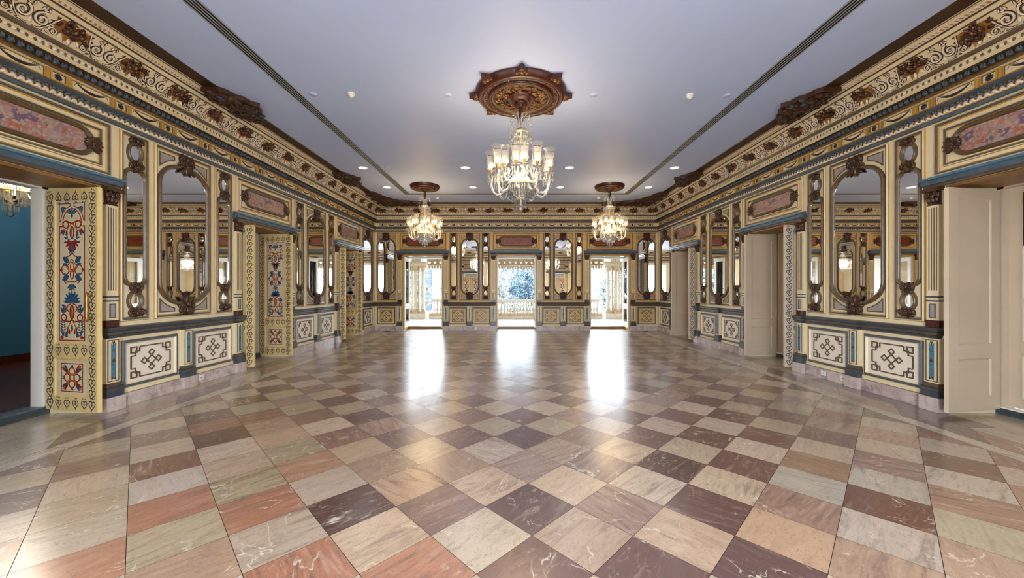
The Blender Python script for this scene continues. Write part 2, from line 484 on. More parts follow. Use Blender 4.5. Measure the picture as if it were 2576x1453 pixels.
    L.new(tc.outputs['Object'], vr.inputs['Vector']); L.new(sp.outputs['X'], vr.inputs['Angle'])
    ad = N.new('ShaderNodeCombineXYZ'); L.new(sp.outputs['Y'], ad.inputs['Z'])
    va = N.new('ShaderNodeVectorMath'); va.operation = 'ADD'
    L.new(vr.outputs[0], va.inputs[0]); L.new(ad.outputs[0], va.inputs[1])
    mp = N.new('ShaderNodeMapping'); mp.inputs['Scale'].default_value = (2.2, 16, 1)
    L.new(va.outputs[0], mp.inputs['Vector'])
    n1 = N.new('ShaderNodeTexNoise'); n1.inputs['Scale'].default_value = 1; n1.inputs['Detail'].default_value = 9; n1.inputs['Roughness'].default_value = .68; n1.inputs['Distortion'].default_value = 1.1
    L.new(mp.outputs[0], n1.inputs['Vector'])
    n2 = N.new('ShaderNodeTexNoise'); n2.inputs['Scale'].default_value = 3.2; n2.inputs['Detail'].default_value = 5; n2.inputs['Distortion'].default_value = 1.4
    L.new(va.outputs[0], n2.inputs['Vector'])
    n3 = N.new('ShaderNodeTexNoise'); n3.inputs['Scale'].default_value = 70; n3.inputs['Detail'].default_value = 4
    L.new(va.outputs[0], n3.inputs['Vector'])
    def rng(src, a, c, lo, hi):
        r = N.new('ShaderNodeMapRange'); r.inputs['From Min'].default_value = a; r.inputs['From Max'].default_value = c
        r.inputs['To Min'].default_value = lo; r.inputs['To Max'].default_value = hi
        L.new(src, r.inputs['Value']); return r.outputs['Result']
    def mul(x, y):
        q = N.new('ShaderNodeMath'); q.operation = 'MULTIPLY'; L.new(x, q.inputs[0])
        if isinstance(y, float): q.inputs[1].default_value = y
        else: L.new(y, q.inputs[1])
        return q.outputs[0]
    def mixc(fac, A, Bc, mode='MIX'):
        q = N.new('ShaderNodeMix'); q.data_type = 'RGBA'; q.blend_type = mode
        L.new(fac, q.inputs['Factor']); L.new(A, q.inputs['A'])
        if isinstance(Bc, tuple): q.inputs['B'].default_value = Bc
        else: L.new(Bc, q.inputs['B'])
        return q.outputs['Result']
    c0 = mixc(mul(rng(n1.outputs['Fac'], .5, .66, 0, .8), sp.outputs['Z']), at.outputs['Color'], (.135, .085, .07, 1))
    n4 = N.new('ShaderNodeTexNoise'); n4.inputs['Scale'].default_value = 1; n4.inputs['Detail'].default_value = 8; n4.inputs['Roughness'].default_value = .75; n4.inputs['Distortion'].default_value = 1.6
    mp4 = N.new('ShaderNodeMapping'); mp4.inputs['Scale'].default_value = (9, 22, 1); L.new(va.outputs[0], mp4.inputs['Vector']); L.new(mp4.outputs[0], n4.inputs['Vector'])
    c05 = mixc(mul(rng(n4.outputs['Fac'], .56, .7, 0, .75), rng(n2.outputs['Fac'], .42, .6, .15, 1)), c0, (.6, .46, .35, 1))
    c06 = mixc(rng(n4.outputs['Fac'], .46, .3, 0, .5), c05, (.2, .12, .1, 1), 'MULTIPLY')
    c1 = mixc(mul(rng(n1.outputs['Fac'], .46, .28, 0, .6), sp.outputs['Z']), c06, (.62, .48, .36, 1))
    c2 = mixc(rng(n2.outputs['Fac'], .35, .7, 0, .28), c1, (.62, .54, .48, 1), 'MULTIPLY')
    c3 = mixc(rng(n3.outputs['Fac'], .56, .75, 0, .4), c2, (.1, .06, .05, 1))
    # thin branching calcite veins
    wv = N.new('ShaderNodeTexNoise'); wv.inputs['Scale'].default_value = 1.3; wv.inputs['Detail'].default_value = 6; wv.inputs['Distortion'].default_value = 2.2
    L.new(va.outputs[0], wv.inputs['Vector'])
    sb = N.new('ShaderNodeMath'); sb.operation = 'SUBTRACT'; sb.inputs[1].default_value = .5; L.new(wv.outputs['Fac'], sb.inputs[0])
    ab = N.new('ShaderNodeMath'); ab.operation = 'ABSOLUTE'; L.new(sb.outputs[0], ab.inputs[0])
    c4 = mixc(mul(rng(ab.outputs[0], .009, .001, 0, .85), rng(n2.outputs['Fac'], .5, .62, 0, 1)), c3, (.74, .66, .52, 1))
    L.new(c4, b.inputs['Base Color'])
    rr = rng(n1.outputs['Fac'], .3, .7, .26, .34)
    L.new(rr, b.inputs['Roughness'])
    b.inputs['Specular IOR Level'].default_value = .5
    b.inputs['IOR'].default_value = 1.55
    b.inputs['Coat Weight'].default_value = 1; b.inputs['Coat Roughness'].default_value = .24; b.inputs['Coat IOR'].default_value = 1.7
    me.materials.append(m); me.materials.append(paint('floor_joint', (62, 46, 38), .8, .1, 5))
    o = bpy.data.objects.new('floor', me); COL.objects.link(o); o['kind'] = 'structure'
build_floor()

# ------------------------------------------------------------------ walls
T1, T2 = .63, .75       # depth of the panelled reveal, then of the outer jamb
def side_wall(name, x_in, sgn):
    m = MB()
    def seg(y0, y1, z0, z1):
        a, b = x_in, x_in + sgn * T2
        m.box(min(a, b), max(a, b), y0, y1, z0, z1, 0)
    y = YF - .8
    for c in DOORS_Y:
        seg(y, c - OPEN, 0, DOOR_H); y = c + OPEN
    seg(y, YB + .8, 0, DOOR_H)
    seg(YF - .8, YB + .8, DOOR_H, H)
    struct(name, m, ['cream'])
side_wall('wall_left', XL, -1)
side_wall('wall_right', XR, 1)
def end_wall(name, y_in, sgn, gaps):
    m = MB()
    a, b = y_in, y_in + sgn * .8
    y0, y1 = min(a, b), max(a, b)
    x = XL
    for c, hw, hh in gaps:
        m.box(x, c - hw, y0, y1, 0, H, 0); x = c + hw
        m.box(c - hw, c + hw, y0, y1, hh, H, 0)
    m.box(x, XR, y0, y1, 0, H, 0)
    struct(name, m, ['shaded_cream_wall' if sgn > 0 else 'cream'])
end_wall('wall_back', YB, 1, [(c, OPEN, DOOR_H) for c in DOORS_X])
end_wall('wall_front', YF, -1, [(DOORS_X[0], OPEN, DOOR_H), (CX, 1.5, 3.35), (DOORS_X[2], OPEN, DOOR_H)])  # wide middle gap is added, out of view, to let daylight in
m = MB(); m.box(XL - 1.2, XR + 1.2, YF - .8, YB + .8, H, H + .25, 0)
struct('ceiling', m, ['ceiling'])

# marble skirting, broken at the doorways
def skirting(name, wall):
    m = MB(); rnd = random.Random(len(name))
    side = wall in ('left', 'right')
    lo, hi = (YF, YB) if side else (XL, XR)
    y = lo; runs = []
    for c in (DOORS_Y if side else DOORS_X):
        hw = 1.5 if (wall == 'front' and c == CX) else OPEN + .17
        runs.append((y, c - hw)); y = c + hw
    runs.append((y, hi))
    for a, b in runs:
        a = max(a, lo)
        if b - a < .1: continue
        k = max(1, round((b - a) / .55)); st = (b - a) / k
        for i in range(k):
            p, q = a + i * st + .002, a + (i + 1) * st - .002
            if side:
                x0, x1 = (XL + .002, XL + .05) if wall == 'left' else (XR - .05, XR - .002)
                m.box(x0, x1, p, q, .002, .165, rnd.randrange(2))
            else:
                y0, y1 = (YB - .05, YB - .002) if wall == 'back' else (YF + .002, YF + .05)
                m.box(p, q, y0, y1, .002, .165, rnd.randrange(2))
    struct(name, m, ['skirt', 'plinth'])
for w in ('left', 'right', 'back', 'front'): skirting('baseboard_' + w, w)

# ------------------------------------------------------------------ cornice, swept round the room
ROOM = [(XL, YF), (XR, YF), (XR, YB), (XL, YB)]
def band(name, prof, mats):
    """prof: (projection, z, material of the strip up to the next point)"""
    used = []
    for _, _, q in prof[:-1]:
        if q not in used: used.append(q)
    m = MB()
    m.sweep(ROOM, [(p, z) for p, z, _ in prof], True, [used.index(q) for _, _, q in prof[:-1]], lambda x, y, h: (x, y, h))
    return struct(name, m, used)
def cove(t):
    """the scrolled cove: t 0 at the bottom, 1 at the top -> projection, z"""
    return .145 + .135 * t * t, 4.14 + .222 * t
band('trim_1', [(0, 3.55, 'slate'), (.03, 3.556, 'slate'), (.034, 3.588, 'taupe'), (.022, 3.6, 'gold'), (.032, 3.66, 'taupe'), (.05, 3.695, 'slate'), (.085, 3.715, 'taupe'), (.09, 3.73, 'cream'), (.05, 3.738, None)], 0)
band('trim_2', [(.05, 3.738, 'cream'), (.05, 3.858, 'cream'), (.072, 3.864, 'taupe'), (.076, 3.882, 'wood'), (.05, 3.886, 'wood'), (.05, 3.965, 'taupe'), (.15, 3.972, 'cream'), (.17, 3.985, 'cream'), (.17, 4.0, 'cream'), (.13, 4.012, None)], 0)
band('trim_3', [(.13, 4.012, 'cream'), (.126, 4.075, 'cream'), (.15, 4.082, 'taupe'), (.165, 4.10, 'taupe'), (.175, 4.128, 'taupe'), (.145, 4.138, None)], 0)
band('trim_4', [(cove(i / 8)[0], cove(i / 8)[1], 'cream') for i in range(9)], 0)
band('trim_5', [(.28, 4.362, 'taupe'), (.298, 4.372, 'cream'), (.335, 4.402, 'taupe'), (.345, 4.408, 'soffit'), (.348, 4.418, 'cream_light'), (.375, 4.428, 'cream_light'), (.41, 4.442, 'cream'), (.44, 4.45, 'taupe'), (.452, 4.456, 'cream'), (.462, 4.458, 'soffit'), (.655, 4.458, 'soffit'), (.665, 4.47, None)], 0)

# running ornament, built once per wall length in wall coordinates
PER = .647
def run_len(n_side): return n_side
def ornament_run(length):
    n = round(length / PER); p = length / n
    out = {}
    L2 = length / 2
    # leaf and tongue band
    m = MB(); k = n * 10; q = length / k
    for i in range(k):
        x = -L2 + (i + .5) * q
        m.poly([(x - q * .46, 3.602), (x, 3.612), (x + q * .46, 3.602), (x + q * .5, 3.645), (x, 3.66), (x - q * .5, 3.645)], .034, 0, dome=.018, thick=.004)
        m.poly([(x + q * .5 - q * .16, 3.66), (x + q * .5, 3.622), (x + q * .5 + q * .16, 3.66), (x + q * .5, 3.69)], .052, 1, dome=.014, thick=.02)
        m.petal(x, 3.655, pi / 2, .04, q * .6, .05, 2, .012, .015)
    out['leaf'] = (m, ['cream_light', 'taupe', 'slate'])
    # swag frieze
    m = MB()
    for i in range(-1, n + 1):
        x = -L2 + (i + .5) * p
        if -L2 + .12 < x < L2 - .12:
            m.sweep(rect(.15, 3.744, 3.852, x), [(0, .05), (0, .062), (.014, .064), (.018, .052)], True, [1, 1, 2])
            for s in (-1, 1): m.box(x + s * .1 - .012, x + s * .1 + .012, .05, .066, 3.742, 3.856, 1)
            for a in range(10):
                m.petal(x, 3.797, a * pi / 5, .04, .022, .053 + .0004 * (a % 2), 3, .003, .003)
        x += p / 2
        if abs(x) > L2 - .3: continue
        m.sweep(rect(p - .24, 3.744, 3.852, x), [(0, .05), (0, .058), (.01, .06), (.013, .052)], True, [1, 1, 2])
        w = p / 2 - .17
        for j in range(9):
            u0, u1 = -1 + 2 * j / 9, -1 + 2 * (j + 1) / 9
            f = lambda u: 3.782 + .05 * u * u
            hw = lambda u: .004 + .013 * (1 - u * u)
            m.poly([(x + u0 * w, f(u0) - hw(u0)), (x + u1 * w, f(u1) - hw(u1)), (x + u1 * w, f(u1) + hw(u1)), (x + u0 * w, f(u0) + hw(u0))], .0535, 3 if j % 2 == 0 else 4, thick=.003)
        for s in (-1, 1):
            m.ribbon([(x + s * (w + .005 - .03 * t), 3.832 + .008 * sin(t * 9)) for t in (0, .3, .6, .9, 1.3, 1.7, 2)], .0035, .053, 3, .002)
            m.ribbon([(x + s * (w + .012 - .008 * sin(t * 5)), 3.826 - .028 * t) for t in (0, .3, .6, .9, 1.2)], .0035, .053, 3, .002)
    out['swag'] = (m, ['cream', 'gold', 'taupe', 'ink_dark', 'carved'])  # gold on the moulding sides paints in warm shade by the dividers
    # hanging bud moulding
    m = MB(); k = n * 9; q = length / k
    for i in range(k):
        x = -L2 + (i + .5) * q
        if abs(x) > L2 - .1: continue
        m.ball((x, .1, 3.925), .0265, 8, 0, 1, 1.15, 1.15)
        for s in (-1, 0, 1):
            m.petal(x + s * .012, 3.958, -pi / 2 + s * .25, .05, .017, .128 - abs(s) * .006, 1, .006)
    out['bud'] = (m, ['slate_dark', 'slate'])
    # small bead and leaf row
    m = MB(); k = n * 10; q = length / k
    for i in range(k):
        x = -L2 + (i + .5) * q
        if abs(x) > L2 - .13: continue
        m.ball((x, .13, 4.046), .018, 6, 0, 1.1, .8, 1.1)
        m.petal(x + q / 2, 4.068, -pi / 2, .044, .022, .133, 1, .008, .004)
    out['bead'] = (m, ['cream_light', 'taupe'])
    # scrolled cove: paired volutes, flower clusters between them
    m = MB()
    def cm(x, t, d):
        pr, z = cove(max(0, min(1, t / .24)))
        return (x, pr + d * .93, z - d * .4)
    rnd = random.Random(5)
    for i in range(n + 1):
        x = -L2 + i * p
        # centre ornament
        for s in ((-1, 1) if abs(x) < L2 - .5 else ()):
            sp = spiral(x + s * .075, .125, .066, .012, pi / 2 + (0 if s > 0 else 0), 1.35, 20, s)
            for w, d, mt in ((.034, .006, 1), (.0135, .016, 0)):
                m.ribbon(sp, w, d, mt, d * .8, mapf=cm)
            m.poly(oval(x + s * .075, .125, .014, .014, 8), .014, 3, cm, .01, .008)
            stem = [(x + s * (.02 + .17 * t), .02 + .2 * t - .26 * t * (1 - t)) for t in (0, .2, .4, .6, .8, 1)]
            m.ribbon(stem, .022, .006, 1, .005, mapf=cm)
            m.ribbon(stem, .008, .011, 0, .008, mapf=cm)
            sp2 = spiral(x + s * .185, .07, .042, .01, pi if s > 0 else 0, 1.1, 14, -s)
            m.ribbon(sp2, .024, .006, 1, .005, mapf=cm); m.ribbon(sp2, .008, .012, 0, .01, mapf=cm)
            for a, l, px, pz in ((.3, .05, .05, .2), (1.2, .045, .03, .2), (2.4, .05, .1, .205), (-.6, .05, .12, .05), (-1.6, .045, .15, .11), (.9, .05, .15, .15), (-.2, .055, .06, .03)):
                aa = a if s > 0 else pi - a
                m.petal(x + s * px, pz, aa, l, .024, .006, 1, .006, .005, cm)
                m.petal(x + s * px, pz, aa, l * .75, .013, .01, 0, .006, .005, cm)
        if abs(x) < L2 - .5: m.petal(x, .03, pi / 2, .07, .03, .008, 0, .01, .006, cm)
        # cluster of flowers between two scrolls, on a golden patch that paints the shadow round them
        xj = x + p / 2
        if abs(xj) < L2 - .2:
            ground = [(xj + u, v) for u, v in ((-.15, .215), (-.17, .15), (-.13, .1), (-.1, .09), (-.085, .03), (-.06, .1), (-.03, .06), (-.012, .012), (.012, .06), (.045, .02), (.06, .1), (.1, .06), (.13, .11), (.17, .16), (.15, .22))]
            m.poly(ground, .003, 4, cm, .003)
            for c in range(26):
                a = rnd.uniform(0, 2 * pi); r = rnd.uniform(0, .1)
                cx, cz = xj + r * 1.6 * cos(a), .165 + r * .75 * sin(a)
                m.petal(cx, cz, rnd.uniform(0, 2 * pi), rnd.uniform(.045, .08), .038, .012 + .016 * rnd.random(), 1 if c % 3 else 2, .014, .012, cm)
            for dx, dz, r in ((0, .165, .042), (-.065, .15, .03), (.06, .14, .032), (.025, .205, .026), (-.04, .2, .022)):
                for b in range(6):
                    m.petal(xj + dx, dz, b * pi / 3, r, r * .8, .03, 2 if b % 2 else 1, .012, .01, cm)
                m.poly(oval(xj + dx, dz, r * .35, r * .35, 8), .044, 4, cm, .02, .008)
            for s in (-1, 1):
                m.petal(xj + s * .07, .1, -pi / 2 + s * .4, .07, .026, .008, 5, .012, .006, cm)
                for q in range(4):
                    m.petal(xj + s * (.13 + .018 * q), .19 - .03 * q, (0 if s > 0 else pi) + s * (.6 - .5 * q), .05, .022, .008, 1, .006, .005, cm)
            m.petal(xj, .09, -pi / 2, .08, .032, .01, 5, .014, .006, cm)
    out['scroll'] = (m, ['cream_light', 'carved', 'carved_red', 'panel_grey', 'gilt_and_shade', 'cream_light'])
    # chevron carved in the top moulding
    m = MB(); k = n * 14; q = length / k
    for i in range(k):
        x = -L2 + (i + .5) * q
        if abs(x) > L2 - .38: continue
        m.poly([(x - q * .35, 4.424), (x + q * .1, 4.424), (x + q * .4, 4.436), (x - q * .05, 4.436)], 0, 0, lambda a, z, d: (a, .375 + (z - 4.428) * 2.5, z - .005 - d * .5), 0, .006)
    out['chevron'] = (m, ['gold'])
    return out
NUM = [6]
for length, walls in ((YB - YF, ('left', 'right')), (XR - XL, ('back', 'front'))):
    for key, (m, mats) in ornament_run(length).items():
        base = None
        for w in walls:
            nm = 'trim_%d' % NUM[0]; NUM[0] += 1
            if base is None:
                o = base = struct(nm, m, mats)
            else:
                o = base.copy(); o.name = nm; COL.objects.link(o)
            o.location = on_wall(w, YC if w in ('left', 'right') else (XL + XR) / 2); o.rotation_euler = (0, 0, ROT[w])
# ------------------------------------------------------------------ carved crests
def crest(m, x, z, w, h, d=0.03, up=1, mat=0):
    """carved acanthus boss about w wide and h high centred on (x, z)"""
    m.poly(oval(x, z, w * .4, h * .4, 12), d, mat, None, .025, .02, True)
    # fan of leaves
    for i in range(7):
        a = pi / 2 * up + (i - 3) * .42
        m.petal(x, z - up * h * .12, a, h * (.54 - .04 * abs(i - 3)), w * .3, d + .012 - .002 * abs(i - 3), mat, .028 * (1 - .1 * abs(i - 3)), .02)
    for i in range(5):
        a = -pi / 2 * up + (i - 2) * .5
        m.petal(x, z + up * h * .05, a, h * (.5 - .05 * abs(i - 2)), w * .28, d + .016, mat, .022, .02)
    for s in (-1, 1):
        sp = spiral(x + s * w * .27, z - up * h * .02, w * .2, w * .05, pi / 2 if s > 0 else pi / 2, 1.2, 14, -s)
        m.tube([(p[0], d + .03, p[1]) for p in sp], [w * .06 * (1 - .6 * i / 14) for i in range(15)], 5, mat)
        m.ball((x + s * w * .27, d + .03, z - up * h * .02), w * .07, 6, mat)
        m.petal(x + s * w * .2, z + up * h * .12, (pi / 2 - s * .8) * up, h * .35, w * .2, d + .02, mat, .02, .02)
        m.petal(x + s * w * .2, z - up * h * .18, (-pi / 2 + s * .7) * up, h * .3, w * .2, d + .02, mat, .02, .02)
    m.ball((x, d + .035, z + up * h * .03), w * .14, 8, mat, 1, .7, 1.25)
    for q in range(3):
        m.ball((x + (q - 1) * w * .1, d + .045, z - up * h * (.16 + .04 * (q == 1))), w * .06, 6, mat)

RF = [(-.008, 0), (0, .016), (.012, .024), (.02, .02), (.03, .02), (.036, .01), (.05, 0)]      # rectangular moulding
RFM = [3, 1, 0, 2, 0, 3]  # ochre outermost strips paint warm shade onto the bevelled edges
TUBE = [(-.042, 0), (-.04, .03), (-.03, .046), (-.016, .05), (-.008, .038), (-.002, .036), (.008, .03), (.016, .012)]
def tube_prof(k): return [(o * k, h * (.5 + .5 * k)) for o, h in TUBE]
def mirror_glass(parent, outline, name, c=(0, 0)):
    m = MB()
    m.poly(outline, .012)
    m2 = MB()
    k = len(outline); cx = sum(p[0] for p in outline) / k; cz = sum(p[1] for p in outline) / k
    m.sweep(outline, [(0, .006), (.022, .0145)], True, [0], None, False)
    return m.build(name, ['mirror'], parent)

Z0, Z1 = 1.09, 3.53
def large_mirror(w, wood='carved'):
    t = empty('wall_mirror')
    m = MB(); m.sweep(rect(w, Z0, Z1), RF, True, RFM); m.build('panel_moulding', ['taupe', 'cream', 'slate', 'gold'], t)
    gw = w - .155
    out = roundrect(gw, 1.30, 3.31, .3, .3, 12, rx=gw * .46)
    mirror_glass(t, out, 'mirror_glass')
    m = MB(); m.sweep(out, tube_prof(1.05), True, [0, 1, 1, 0, 1, 0, 1], None, True); m.build('mirror_frame', ['taupe', 'frame_wood'], t)
    # four spandrel panels
    rx, rz = gw * .46 + .1, .3 + .105
    ox = gw / 2 - gw * .46
    for sx in (-1, 1):
        for sz, zc in ((1, 3.31 - .3), (-1, 1.30 + .3)):
            xe, ze = w / 2 - .085, (Z1 - .092 if sz > 0 else Z0 + .092)
            x_in = xe - .19 * (w / .85)
            arc = []
            for i in range(9):
                x = xe + (x_in - xe) * i / 8
                q = max(0, 1 - ((x - ox) / rx) ** 2)
                arc.append((sx * x, zc + sz * rz * sqrt(q)))
            arc = [(x, z) for x, z in arc if (ze - z) * sz > .012]
            poly = arc + [(arc[-1][0], ze), (sx * xe, ze)]
            if sx * sz < 0: poly = poly[::-1]
            b = MB(); b.poly(poly, .006, 1, thick=.005)
            b.sweep(poly, [(0, .004), (.003, .014), (.011, .014), (.014, .006)], True, [0, 0, 0])
            b.build('spandrel_panel', ['taupe', 'panel_grey'], t)
    m = MB(); crest(m, 0, 3.36, .21, .36, .03, -1); crest(m, 0, 3.45, .26, .2, .025, 1); m.build('top_crest', [wood], t)
    m = MB(); crest(m, 0, 1.26, .23, .36, .03, 1); crest(m, 0, 1.18, .25, .18, .025, -1); m.build('bottom_crest', [wood], t)
    return t
def narrow_mirror(w, wood='carved'):
    t = empty('narrow_wall_mirror')
    m = MB(); m.sweep(rect(w, Z0, Z1), RF, True, RFM); m.build('panel_moulding', ['taupe', 'cream', 'slate', 'gold'], t)
    gw = w - .115
    out = roundrect(gw, 1.56, 3.06, .1, .12, 10)
    mirror_glass(t, out, 'mirror_glass')
    m = MB(); m.sweep(out, tube_prof(.85), True, [0, 1, 1, 0, 1, 0, 1], None, True); m.build('mirror_frame', ['taupe', 'frame_wood'], t)
    for zc, rz in ((3.285, .115), (1.345, .105)):
        o = oval(0, zc, .072, rz)
        mirror_glass(t, o, 'oval_mirror_glass')
        m = MB(); m.sweep(o, tube_prof(.75), True, [0, 1, 1, 0, 1, 0, 1], None, True); m.build('oval_frame', ['taupe', 'frame_wood'], t)
    for zc, hh, ww, u in ((3.44, .13, .19, 1), (3.11, .19, .19, -1), (1.52, .17, .17, 1), (1.19, .15, .21, -1)):
        m = MB(); crest(m, 0, zc, ww, hh, .022, u); m.build('carved_crest', [wood], t)
    return t
def overdoor(w, stone='inlay', wood='carved'):
    t = empty('overdoor_frieze')
    m = MB(); m.sweep(rect(w, 2.895, 3.53), RF, True, RFM); m.build('outer_moulding', ['taupe', 'cream', 'slate', 'gold'], t)
    m = MB(); m.sweep(rect(w - .19, 2.985, 3.44), [(o * .8, h * .8) for o, h in RF], True, RFM); m.build('inner_moulding', ['taupe', 'cream', 'slate', 'gold'], t)
    o = roundrect(w - .46, 3.075, 3.36, .13, .13, 8)
    m = MB(); m.poly(o, .01, 0, thick=.009); m.build('marble_inlay', [stone], t)
    m = MB(); m.sweep(o, tube_prof(.9), True, [0, 1, 1, 0, 1, 0, 1], None, True); m.build('cartouche_frame', ['taupe', 'frame_wood'], t)
    for s in (-1, 1):
        m = MB()
        x = s * (w / 2 - .23)
        for i in range(5):
            m.petal(x + s * .02, 3.217, (0 if s > 0 else pi) + (i - 2) * .5, .12, .06, .03, 0, .022, .02)
            m.petal(x + s * .02, 3.217, (pi if s > 0 else 0) + (i - 2) * .45, .09, .05, .035, 0, .02, .02)
        for q in (-1, 1):
            sp = spiral(x, 3.217 + q * .045, .034, .01, -q * pi / 2, 1.1, 10, q * s)
            m.tube([(p[0], .045, p[1]) for p in sp], .011, 5, 0)
        m.ball((x + s * .02, .045, 3.217), .026, 7)
        m.build('carved_scroll', [wood], t)
    return t
def lintel(w):
    t = empty('door_cornice')
    m = MB()
    path = [(w / 2, -.0), (-w / 2, 0)]
    prof = [(0, 2.752, 0), (.05, 2.752, 0), (.06, 2.775, 1), (.085, 2.785, 1), (.1, 2.83, 2), (.13, 2.838, 2), (.135, 2.862, 0), (.1, 2.872, 0), (.02, 2.885, 0)]
    # straight run with returned ends
    pth = [(-w / 2, -.0), (-w / 2 + .0, .0), (w / 2, .0)]
    m.sweep([(-w / 2, 0), (w / 2, 0)], [(p, z) for p, z, _ in prof], False, [q for _, _, q in prof[:-1]], lambda x, y, h: (x, y, h))
    for sx in (-1, 1):
        b = len(m.v)
        for p, z, _ in prof: m.v.append((sx * w / 2, p, z))
        m.face([b + i for i in range(len(prof))], 1)
    m.build('moulding', ['taupe', 'slate', 'blue_inlay'], t)
    return t
def fret(m, w, z0, z1, d):
    """key-pattern border with looped corners and an interlaced centre knot"""
    k = .055; x = w / 2; rw = .016
    for sx in (-1, 1):
        for top in (0, 1):
            zz = z1 if top else z0; sz = -1 if top else 1
            P = lambda u, v: (sx * (x - u), zz + sz * v)
            m.ribbon([P(k * 2.1, 0), P(k * 2.1, k * 1.05), P(k * 1.05, k * 1.05), P(k * 1.05, k * 2.1), P(0, k * 2.1)], rw, d, 0, .01)
            m.ribbon([P(0, 0), P(k * 1.35, 0), P(k * 1.35, k * 1.35), P(0, k * 1.35)], rw, d + .001, 0, .01, True)
    for z in (z0, z1): m.ribbon([(-(x - k * 2.1), z), (x - k * 2.1, z)], rw, d, 0, .01)
    for s in (-1, 1): m.ribbon([(s * x, z0 + k * 2.1), (s * x, z1 - k * 2.1)], rw, d, 0, .01)
    zc = (z0 + z1) / 2; a = .062
    def dia(cx, cz, r): m.ribbon([(cx - r, cz), (cx, cz - r), (cx + r, cz), (cx, cz + r)], rw * .85, d + .0015, 0, .01, True)
    dia(0, zc, a)
    for s in (-1, 1):
        dia(s * a * 1.62, zc, a * .66); dia(0, zc + s * a * 1.62, a * .66)
def dado(w, board='cream_light', line='taupe'):
    t = empty('wainscot')
    m = MB(); m.sweep(rect(w, .235, .84), [(0, 0), (0, .018), (.014, .028), (.03, .026), (.036, .03), (.048, .012), (.056, .004)], True, [0, 1, 0, 0, 2, 2]); m.build('panel_moulding', ['slate', 'taupe', 'cream'], t)
    m = MB(); m.poly(rect(w - .1, .285, .79), .006, 0, thick=.005); m.build('panel_board', [board], t)
    m = MB(); fret(m, w - .24, .335, .735, .014); m.build('fretwork', [line], t)
    return t
def rail_break(m, x, w, d):
    m.box(x - w / 2, x + w / 2, 0, d, .9, 1.02, 0)
RAILP = [(0, .885), (.03, .9), (.034, .925), (.05, .935), (.056, .965), (.07, .985), (.074, 1.012), (.06, 1.022), (0, 1.03)]
RAILM = [1, 0, 0, 1, 0, 0, 1, 0]
def pilaster(tall=True):
    """door pilaster: plinth, pedestal with blue inlay, fluted shaft, carved capital"""
    w = .165
    t = empty('door_pilaster' if tall else 'dado_pilaster')
    h = w / 2
    m = MB(); m.box(-h - .03, h + .03, .0, .105, .002, .175, 0); m.build('plinth', ['plinth'], t)
    m = MB()
    m.box(-h - .02, h + .02, 0, .095, .175, .25, 0)
    for z, e, dd in ((.25, .012, .088), (.275, .016, .092), (.30, .008, .082), (.32, .0, .074)):
        m.box(-h - e, h + e, 0, dd, z, z + .024, 1 if z != .275 else 0)
    m.build('base_moulding', ['slate_dark', 'taupe'], t)
    m = MB(); m.box(-h, h, 0, .062, .344, .89, 0); m.sweep(rect(w - .03, .36, .875), [(0, .062), (.002, .068), (.008, .068), (.01, .063)], True, [1, 1, 1]); m.build('pedestal', ['cream', 'taupe'], t)
    m = MB()
    m.poly([(-.026, .40), (-.012, .43), (0, .4), (.012, .43), (.026, .40), (.026, .835), (.012, .805), (0, .835), (-.012, .805), (-.026, .835)], .069, 0, thick=.007)
    for z in (.415, .82):
        for s in (-1, 1): m.petal(s * .006, z, pi / 2 * (1 if z > .6 else -1) + s * .5, .04, .016, .07, 1, .006, .004)
    m.ball((0, .07, .618), .018, 8, 1, 1, .5, 1)
    m.build('blue_inlay', ['blue_inlay', 'carved'], t)
    m = MB(); m.sweep([(-h + .05, 0), (-h + .05, .045), (h - .05, .045), (h - .05, 0)], [(p, z) for p, z in RAILP], False, RAILM, lambda x, y, z: (x, y, z))
    m.v = [(x, y, z) for x, y, z in m.v]; m.build('rail_cap', ['slate_dark', 'taupe'], t)
    if not tall: return t
    m = MB(); m.box(-h + .008, h - .008, 0, .058, 1.03, 1.115, 0); m.build('pedestal_block', ['carved_red'], t)
    m = MB(); m.box(-h + .015, h - .015, 0, .052, 1.115, 1.345, 0)
    m.sweep(rect(.075, 1.14, 1.32), [(0, .052), (.002, .06), (.01, .06), (.012, .054)], True, [1, 1, 1]); m.poly(rect(.055, 1.15, 1.31), .0535, 2)
    m.build('lower_die', ['cream', 'slate', 'panel_grey'], t)
    m = MB(); m.box(-h + .01, h - .01, 0, .06, 1.345, 1.362, 0); m.box(-h + .01, h - .01, 0, .06, 1.395, 1.412, 0); m.box(-h + .016, h - .016, 0, .052, 1.362, 1.395, 1); m.box(-h + .016, h - .016, 0, .052, 1.412, 1.43, 1)
    m.build('double_band', ['slate_dark', 'cream'], t)
    m = MB(); m.box(-h + .015, h - .015, 0, .05, 1.43, 2.53, 0)
    for i in range(4):
        x = -.042 + .028 * i
        m.box(x - .0055, x + .0055, .049, .0515, 1.48, 2.5, 1)
    m.build('fluted_shaft', ['cream', 'taupe'], t)
    m = MB()
    m.box(-h + .02, h - .02, 0, .055, 2.53, 2.55, 0); m.box(-h + .03, h - .03, 0, .05, 2.55, 2.7, 0); m.box(-h - .005, h + .005, 0, .09, 2.7, 2.745, 0)
    for i in range(3):
        m.petal((i - 1) * .045, 2.55, pi / 2, .11, .05, .055, 0, .025, .01)
        m.petal((i - 1) * .05, 2.6, pi / 2 - (i - 1) * .3, .1, .045, .062, 0, .02, .01)
    for s in (-1, 1):
        sp = spiral(s * .052, 2.665, .032, .008, pi / 2, 1.2, 12, s)
        m.tube([(p[0], .072, p[1]) for p in sp], .01, 5, 0)
    m.build('capital', ['carved'], t)
    return t

